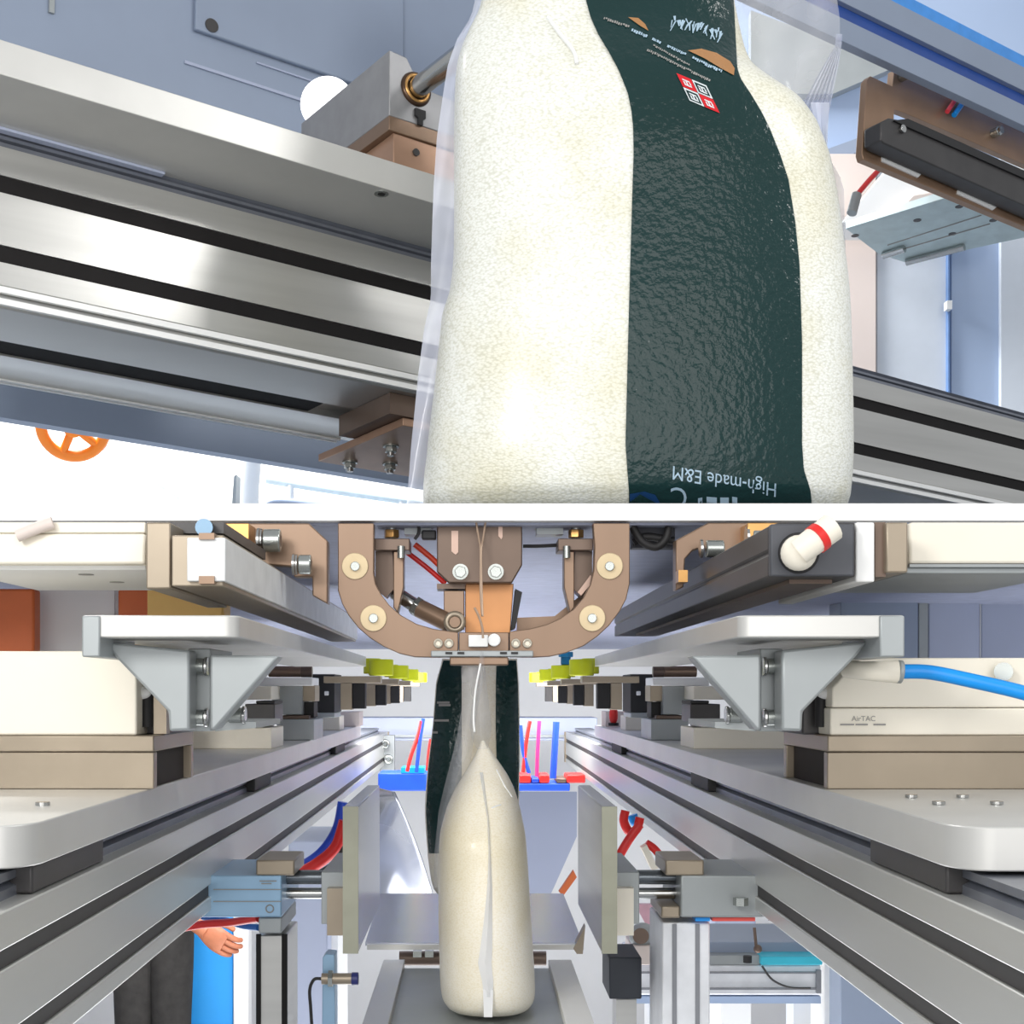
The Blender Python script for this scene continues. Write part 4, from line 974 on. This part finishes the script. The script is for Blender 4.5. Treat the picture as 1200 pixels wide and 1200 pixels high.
# blue hood panel behind
KP = kdep + .35
hbot = loc(on(20, 492, 1, KP)).z
ta_, tb_ = loc(on(-120, 300, 1, KP)).x, loc(on(760, 300, 1, KP)).x
t = thing('hood_panel', 'large blue-grey sheet metal hood panel behind the upper beam', 'panel')
link('panel_sheet', lb(MB(), ta_, tb_, KP, KP + .03, hbot, hbot + 1.7), BLUEG, t)
def hp_pt(px, py): q = loc(on(px, py, 1, KP)); return q.x, q.z
x0, z0 = hp_pt(226, 37); x1, _ = hp_pt(470, 60)
link('folded_flange', lb(MB(), x0, x1, KP - .012, KP - .0005, z0, z0 + .5), BLUEG, t, bevel=.003)
ph = on(248, 30, 1, KP - .0125)
link('flange_hole', MB().cyl(ph, ph - E2 * .002, .014, 20), CHAR, t)
x2, _ = hp_pt(56, 30)
link('seam', lb(MB(), x2, x2 + .010, KP - .006, KP - .0005, z0 - .06, z0 + .5), GREYB, t)
for (a, b_) in (((216, 60), .012), ((300, 62), .006)):
    q = hp_pt(*a); link('crease', lb(MB(), q[0], tb_, KP - .004, KP - .0005, q[1] - b_ / 2 - .02, q[1] - .02), LAV, t)

# coppery connection plate below the beam
t = thing('connection_plate', 'coppery connection plate with hanging bolts under the upper beam', 'bracket')
hq = hu - .048
pn = on(480, 500, 2, hq); pf = on(373, 541, 2, hq)
tn = loc(pn); tf = loc(pf)
tl = tf.x
kn = tn.y
link('plate_body', MB().prism([pf, L(tl, min(kn, tf.y - .1), hq), L(tl + .5, min(kn, tf.y - .1), hq), L(tl + .5, tf.y, hq)], E3 * .013), mat('copper_base', (178, 142, 118)), t, bevel=.001)
ps = loc(on(434, 470, 2, hu))
link('spacer', MB().prism([L(ps.x, ps.y + .1, hq + .0135), L(ps.x, max(ps.y - .06, .03), hq + .0135), L(ps.x + .3, max(ps.y - .06, .03), hq + .0135), L(ps.x + .3, ps.y + .1, hq + .0135)], E3 * (hu - hq - .014)), DTAN, t)
for px, py in ((410, 541), (458, 522), (457, 543)):
    p = on(px, py, 2, hq)
    w = link('washer', MB().cyl(p, p - E3 * .003, .0135, 20), BOLT, t)
    link('nut', MB().hexnut(p - E3 * .003, p - E3 * .012, .0105), BOLT, w, bevel=.0006)
    link('stud', MB().cyl(p - E3 * .012, p - E3 * .018, .006, 14), STEEL, w)

# handwheel and post under the hood
t = thing('orange_handwheel', 'orange spoked handwheel hanging below the hood panel at the left', 'handwheel')
pw = W(86, 500, 2.6)
axw = Vector((.25, -1, -.55)).normalized()
link('rim', MB().torus(pw, axw, .095, .018, 40, 12), ORANGE, t)
u = axw.orthogonal().normalized(); v = axw.cross(u)
for k in range(5):
    a = 2 * math.pi * k / 5 + .3
    link('spoke', MB().cyl(pw, pw + (u * math.cos(a) + v * math.sin(a)) * .09, .013, 10), ORANGE, t)
link('hub', MB().cyl(pw - axw * .02, pw + axw * .02, .03, 20), ORANGE, t, bevel=.003)
link('stem', MB().cyl(pw, (pw.x, YB, pw.z), .012, 12), WHITE, t)
t = thing('white_post', 'white round-topped post below the hood panel left of the large bag', 'post')
link('post_body', MB().tube([W(286, 810 - 224 / 2.4, 2.4), W(288, 590, 2.4), W(290, 556, 2.4), W(291, 542, 2.4)], .036, 18), WHITE, t)
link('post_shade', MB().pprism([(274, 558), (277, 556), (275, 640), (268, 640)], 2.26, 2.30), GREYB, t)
t = thing('white_tube_frame', 'white horizontal tube frame below the hood panel beside the bag', 'frame')
link('upper_tube', MB().tube([W(312, 562, 2.5), W(400, 576, 2.5), W(500, 590, 2.5)], .012, 12), mat('mint_white', (232, 244, 244), .4), t)
link('lower_tube', MB().tube([W(312, 592, 2.48), W(330, 588, 2.48), W(400, 596, 2.48), W(500, 606, 2.48)], .012, 12), BLUEG, t)

for px in (340, 470): link('frame_leg', MB().cyl(W(px, 568 if px < 400 else 588, 2.5), W(px, 810 - 224 / 2.5, 2.5), .011, 12), WHITE, t)
# ---- right hand side
KR = -.02
t = thing('overhead_beam', 'blue-grey painted overhead beam in the top right corner', 'beam')
kr0 = .05
ho = loc(on(1060, 82, 1, kr0)).z
tq = loc(on(700, -60, 1, kr0)).x; tr = loc(on(1400, 250, 1, kr0)).x
hg0 = loc(on(1060, 56, 1, kr0)).z; hg1 = loc(on(1060, 38, 1, kr0)).z
link('lower_flange', lb(MB(), tq, tr, kr0, kr0 + .022, ho, hg0), BLUEG, t, bevel=.001)
link('blue_groove', lb(MB(), tq, tr, kr0 + .012, kr0 + .022, hg0 + .0002, hg1), mat('royal_blue_groove', (40, 76, 150), .4), t)
link('upper_flange', lb(MB(), tq, tr, kr0, kr0 + .022, hg1 + .0002, hg1 + .06), BLUEG, t, bevel=.001)
link('blue_strip', lb(MB(), tq, tr, kr0 + .002, kr0 + .022, hg1 + .0605, hg1 + .09), mat('azure_strip', (70, 150, 230), .4), t)
t = thing('side_bracket', 'tan side bracket plate with a long cutout at the right edge', 'bracket')
kk = .12
def q2(px, py, k): r_ = loc(on(px, py, 1, k)); return r_.x, r_.z
def fprism(mb, poly, k, dep): return mb.prism([on(x, y, 1, k) for x, y in poly], E2 * dep)
link('bracket_plate', fprism(MB(), [(1016, 94), (1020, 89), (1046, 101), (1048, 82), (1072, 92), (1230, 160), (1230, 205), (1062, 133), (1048, 128), (1046, 178), (1230, 262), (1230, 278), (1012, 187), (1010, 180)], kk, .018), mat('side_bracket_tan', (158, 128, 104), .35, .45, .08, 10), t, bevel=.0012)
for px, py in ((1055, 91), (1163, 157)):
    p = on(px, py, 1, kk)
    b = link('bolt', MB().cyl(p, p - E2 * .02, .011, 18), BOLT, t, bevel=.001)
    link('bolt_cap', MB().hexnut(p - E2 * .02, p - E2 * .026, .010), STEEL, b)
t = thing('black_bar', 'black bar with painted bright gaps below it, clamped along the tan side bracket', 'bar')
link('bar_body', fprism(MB(), [(1032, 143), (1042, 138), (1064, 142), (1230, 218), (1230, 254), (1036, 168), (1032, 164)], kk - .05, .045), CHAR, t, bevel=.003)
link('bar_ridge', fprism(MB(), [(1048, 141), (1064, 139), (1230, 213), (1230, 222), (1060, 147)], kk - .055, .012), BLACK, t)
link('bright_gap', fprism(MB(), [(1034, 178), (1083, 200), (1076, 208), (1034, 189)], kk - .004, .0035), WHITE, t)  # white pieces painted in for the bright gaps below the bar
link('bright_gap', fprism(MB(), [(1124, 218), (1172, 239), (1164, 246), (1122, 227)], kk - .004, .0035), WHITE, t)
p = on(1056, 152, 1, kk - .05)
link('pivot_screw', MB().cyl(p, p - E2 * .008, .009, 22), STEEL, t, bevel=.001)
t = thing('red_blue_tubes', 'short red and blue tube pair crossing the tan side bracket', 'hose')
link('tube', MB().tube([on(1122, 113, 1, kk - .012), on(1110, 131, 1, kk - .012)], .0055, 10), mat('coral_tube', (240, 70, 84), .4), t)
link('tube', MB().tube([on(1132, 115, 1, kk - .012), on(1118, 135, 1, kk - .012)], .0062, 10), BLUE, t)
link('tube_end', MB().tube([on(1083, 146, 1, kk + .04), on(1094, 151, 1, kk + .04)], .006, 10), MATS['coral_tube'], t)
link('tube_end', MB().tube([on(1098, 153, 1, kk + .04), on(1112, 158, 1, kk + .04)], .006, 10), BLUE, t)
t = thing('red_hose', 'short bright red hose with a grey end fitting right of the large bag', 'hose')
link('hose', MB().tube([on(1036, 193, 1, .3), on(1018, 212, 1, .3), on(1003, 230, 1, .3)], .0062, 12), RED, t)
link('fitting', MB().cyl(on(1004, 228, 1, .3), on(998, 250, 1, .3), .012, 16), GREYB, t, bevel=.001)
t = thing('slotted_slide', 'pale grey slide plate with screw holes seen from below at the right', 'slide')
hs_ = loc(on(1060, 265, 1, .45)).z
def dq(px, py): return on(px, py, 2, hs_)
link('slide_plate', MB().prism([dq(991, 268), dq(1128, 226), dq(1240, 264), dq(1240, 270), dq(1062, 308), dq(1030, 298)], E3 * .02), mat('pale_slide_grey', (186, 202, 204), .45, .2), t, bevel=.001)
for px, py in ((1075, 258), (1124, 242), (1116, 274), (1164, 258), (1002, 276)):
    p = dq(px, py); link('screw_hole', MB().cyl(p, p - E3 * .001, .010, 18), CHAR, t)
for a, b_ in (((1040, 287), (1150, 252)), ((1050, 294), (1160, 262))):
    pa, pb = dq(*a), dq(*b_); link('seam', MB().tube([pa - E3 * .0005, pb - E3 * .0005], .0018, 6), GREYINK, t)
for a, b_ in (((1035, 296), (1060, 288)), ((1062, 304), (1130, 286))):
    pa, pb = dq(*a) - E3 * .008, dq(*b_) - E3 * .008; link('slide_rod', MB().cyl(pa, pb, .010, 14), STEEL, t)
t = thing('white_housing', 'warm white housing behind the red hose right of the bag', 'housing')
link('housing_body', MB().pprism([(985, 262), (1040, 196), (1200, 196), (1200, 262)], 2.65, 2.75), WHITE, t, bevel=.004)
link('pink_face', MB().pprism([(1040, 262), (1070, 228), (1110, 222), (1100, 262)], 2.63, 2.65), PINK, t, bevel=.004)
t = thing('panel_screen', 'vertical cabinet panels in white and pale blue behind the right end of the beam', 'cabinet')
for k, (x0, x1, mt) in enumerate(((880, 1027, PINK), (1027.5, 1110, mat('cool_white_panel', (206, 213, 222), .5, 0, .01)), (1110.5, 1114, mat('blue_seam', (96, 128, 176), .5)), (1114.5, 1172, BLUEP), (1172.5, 1300, MATS['cool_white_panel']))):
    link('cabinet_panel', MB().pbox(x0, 180, x1, 640, 2.8 + .01 * (k % 2), 2.88), mt, t, bevel=.003)
link('handle', MB().pbox(1110, 352, 1116, 362, 2.78, 2.8), WHITE, t)
t = thing('blue_backdrop', 'light blue sheet panel in the upper right behind the side bracket', 'panel')
link('panel_sheet', MB().pbox(820, -60, 1300, 205, 2.95, 2.98), BLUEP, t)
link('panel_fold', MB().pprism([(960, 178), (1010, 160), (1010, 176), (960, 196)], 2.9, 2.949), BLUEG, t)
t = thing('grey_soffit', 'light grey soffit plate under the overhead beam beside the bag top', 'plate')
link('soffit_plate', MB().pprism([(880, 12), (1060, 80), (1046, 80), (976, 110), (880, 110)], 2.92, 2.949), GREYB, t)

# ---- the large bag
UB = Bag([(-60, 585, 846, .07), (0, 566, 856, .075), (20, 560, 860, .08), (50, 546, 866, .085), (75, 537, 872, .095), (95, 534, 882, .105), (115, 533, 905, .115), (135, 532.5, 934, .12), (160, 532, 952, .125), (200, 532, 967, .13),
          (260, 532, 978, .13), (310, 531, 984, .132), (345, 527, 988, .134), (375, 518, 990, .136), (450, 510, 992, .138), (540, 500, 993, .138), (585, 496, 990, .13), (603, 500, 984, .11), (610, 515, 968, .09)], 1.14, 3.0)
t = thing('rice_bag', 'large rice bag with a dark green label in the upper station', 'rice bag')
link('rice', UB.body(140, 96), RICE, t)
lab = [(-40, 676, 858), (20, 692, 861), (40, 701, 862), (60, 713, 863), (80, 724, 864), (92, 729, 868), (110, 736, 880), (130, 740, 892), (150, 742, 902), (180, 742.5, 914), (210, 741.5, 924), (260, 740, 932), (310, 738.5, 937), (400, 736, 940), (520, 733, 940), (550, 735, 942), (575, 737, 950), (600, 737, 952)]
lbl = link('label', UB.patch(lerp_rows(lab, 120), .0022, 40), LABEL, t)
def decal(name, poly, m, off=.0034, sub=4):
    pts = []
    for i in range(len(poly)):
        a, b = poly[i], poly[(i + 1) % len(poly)]
        for k in range(sub): pts.append((a[0] + (b[0] - a[0]) * k / sub, a[1] + (b[1] - a[1]) * k / sub))
    mb = MB().add([UB.front(x, y, off) for x, y in pts], [tuple(range(len(pts)))])
    return link(name, mb, m, lbl, smooth=False)
def text_decal(name, body, m, p0, pu, pv, size, off=.0036, cjk=False):
    """p0 pixel of the baseline start, pu / pv pixel vectors for one em along / up the letters"""
    cu = bpy.data.curves.new(name, 'FONT'); cu.body = body; cu.size = 1.0; cu.resolution_u = 4
    lo = bpy.data.objects.new(name + '_tmp', cu); C.objects.link(lo)
    dg = bpy.context.evaluated_depsgraph_get(); me = lo.evaluated_get(dg).to_mesh()
    mb = MB().add([UB.front(p0[0] + pu[0] * v.co.x + pv[0] * v.co.y, p0[1] + pu[1] * v.co.x + pv[1] * v.co.y, off) for v in me.vertices], [tuple(p.vertices) for p in me.polygons])
    bpy.data.objects.remove(lo)
    return link(name, mb, m, lbl, smooth=False)
text_decal('lettering', 'High-made E&M', TEXTP, (911, 567), (-18.8, -3.2), (-1.0, 23), 1)
text_decal('lettering', 'C', TEXTP, (806, 572), (-30, -1), (0, 34), 1)
for x, w in ((818, 5), (828, 12), (844, 10), (858, 6)):
    decal('lettering_mark', [(x, 582 + (x % 3)), (x + w, 583), (x + w, 593), (x, 593)], TEXTP)
decal('blue_corner', [(738, 579), (755, 576), (768, 580), (776, 594), (738, 594)], mat('blue_print', (18, 62, 110), .35), .003)
# emblem of four squares
def emb(u, v): return (792 + 36 * u + 16 * v, 85 + 15 * u + 33 * v)
for i, j in ((0, 0), (1, 0), (0, 1), (1, 1)):
    u0, u1, v0, v1 = i / 2 + .01, i / 2 + .49, j / 2 + .01, j / 2 + .49
    red = (i + j) % 2 == 0
    decal('emblem_square', [emb(u0, v0), emb(u1, v0), emb(u1, v1), emb(u0, v1)], REDINK if red else TEXTW, .0034)
    if not red: decal('emblem_inset', [emb(u0 + .05, v0 + .06), emb(u1 - .05, v0 + .06), emb(u1 - .05, v1 - .06), emb(u0 + .05, v1 - .06)], LABEL, .0038)
    for a, b, c_, d_ in ((.12, .14, .36, .19), (.12, .32, .36, .37), (.21, .14, .26, .38), (.12, .22, .17, .32), (.32, .2, .37, .3)):
        decal('emblem_stroke', [emb(u0 + a, v0 + b), emb(u0 + c_, v0 + b), emb(u0 + c_, v0 + d_), emb(u0 + a, v0 + d_)], TEXTW, .0044, 2)
# small printed lines (too small to read) and brush lettering on the flap
def dashes(x0, y0, x1, y1, pat, h, m):
    x = 0.0; n = math.hypot(x1 - x0, y1 - y0); ux, uy = (x1 - x0) / n, (y1 - y0) / n
    for i, w in enumerate(pat):
        if i % 2 == 0:
            a = (x0 + ux * x, y0 + uy * x); b = (x0 + ux * (x + w), y0 + uy * (x + w))
            decal('print_line', [a, b, (b[0] - uy * h, b[1] + ux * h), (a[0] - uy * h, a[1] + ux * h)], m, .0034, 2)
        x += w
random.seed(3)
def smallprint(x0, y0, x1, y1, h, m, gaps=()):
    """rows of marks as small as the print in the photograph"""
    n = math.hypot(x1 - x0, y1 - y0); ux, uy = (x1 - x0) / n, (y1 - y0) / n; x = 0
    mb = MB()
    while x < n:
        w = random.uniform(1.0, 2.6)
        if not any(a < x < b for a, b in gaps):
            e = random.uniform(-.5, .3); hh = h * random.uniform(.55, 1.1)
            a = (x0 + ux * x - uy * e, y0 + uy * x + ux * e); b = (a[0] + ux * w, a[1] + uy * w)
            q = [a, b, (b[0] - uy * hh, b[1] + ux * hh), (a[0] - uy * hh, a[1] + ux * hh)]
            mb.add([UB.front(u_, v_, .0034) for u_, v_ in q], [(0, 1, 2, 3)])
        x += w + random.uniform(.4, 1.0)
    link('small_print', mb, m, lbl, smooth=False)
smallprint(708, 20, 738, 30, 3.2, GREYINK)
smallprint(741, 33, 846, 82, 3.4, TEXTP, ((18, 26), (36, 44), (70, 76)))
smallprint(759, 57, 832, 93, 3.0, GREYINK)
smallprint(766, 52, 808, 75, 2.6, GREYINK)
for k in range(30):
    x = 787 + k * 2.0; y = 19 + k * .55 + random.uniform(-3, 5); a = random.uniform(-.7, .7); ln = random.uniform(4, 12); w = random.uniform(1.2, 3.2)
    decal('brush_stroke', [(x, y), (x + w, y - .3), (x + w * .6 + ln * math.sin(a), y + ln), (x + ln * math.sin(a), y + ln + .4)], TEXTP, .0034, 2)
decal('flap_window', [(806, 59), (822, 57), (840, 62), (856, 72), (861, 80), (860, 88), (845, 80), (825, 68)], PATCH, .0036)
decal('flap_window', [(736, 20), (748, 21), (756, 28), (760, 36), (750, 30)], PATCH, .0036)
# film: side fin on the left, loose film at the top right and along the right edge
fk = [(-40, 566, 590), (20, 552, 566), (45, 536, 552), (75, 525, 541), (105, 520, 538), (160, 512, 537), (220, 508, 536), (310, 505, 535), (350, 505, 531), (385, 497, 522), (440, 490, 515), (520, 482, 506), (600, 476, 500)]
rows = []
for y, l, r in lerp_rows(fk, 60):
    rows.append([W(l + (r - l) * k / 6, y, 1.138 + .003 * math.sin(k * .8 + y / 57)) for k in range(7)])
link('side_film', MB().grid(rows), FILM, t)
tk = [(-40, 858, 975), (20, 860, 984), (55, 861, 985), (90, 864, 978), (115, 890, 972), (135, 925, 969)]
rows = []
for y, l, r in lerp_rows(tk, 40):
    rows.append([W(l + (r - l) * k / 40, y, 1.16 + .006 * math.sin(k * .22 + y / 35)) for k in range(41)])
link('top_film', MB().grid(rows), FILM2, t)
fan = [(40, 980, 987), (55, 978, 986), (75, 966, 983), (100, 952, 978), (120, 942, 974), (135, 938, 971), (160, 952, 969), (185, 963, 970)]
rows = []
for y, l, r in lerp_rows(fan, 36):
    rows.append([W(l + (r - l) * k / 12, y, 1.135 + (.007 if k % 2 else -.004) * min(1, (y - 38) / 40)) for k in range(13)])
link('film_pleats', MB().grid(rows), FILM, t)
rk = [(120, 950, 972), (180, 960, 969), (215, 968, 989), (300, 980, 991), (450, 988, 994), (560, 990, 996)]
rows = []
for y, l, r in lerp_rows(rk, 30): rows.append([W(l + (r - l) * k / 4, y, 1.12 + .008 * math.sin(k)) for k in range(5)])
link('side_film', MB().grid(rows), FILM, t)
link('fold_crease', MB().tube([UB.front(642, 20, .002), UB.front(655, 38, .003), UB.front(672, 60, .003), UB.front(676, 75, .002)], .0028, 8), WHITE, t)

# ------------------------------------------------------------------ put each Empty at its thing's base
for o in ROOTS:
    ch = [c for c in o.children if c.type == 'MESH']
    if not ch: continue
    lo = Vector((1e9,) * 3); hi = -lo
    for c in ch:
        for v in c.data.vertices:
            w = c.location + v.co
            for i in range(3): lo[i] = min(lo[i], w[i]); hi[i] = max(hi[i], w[i])
    base = Vector(((lo.x + hi.x) / 2, (lo.y + hi.y) / 2, lo.z))
    o.location = base
    for c in o.children: c.location = c.location - base
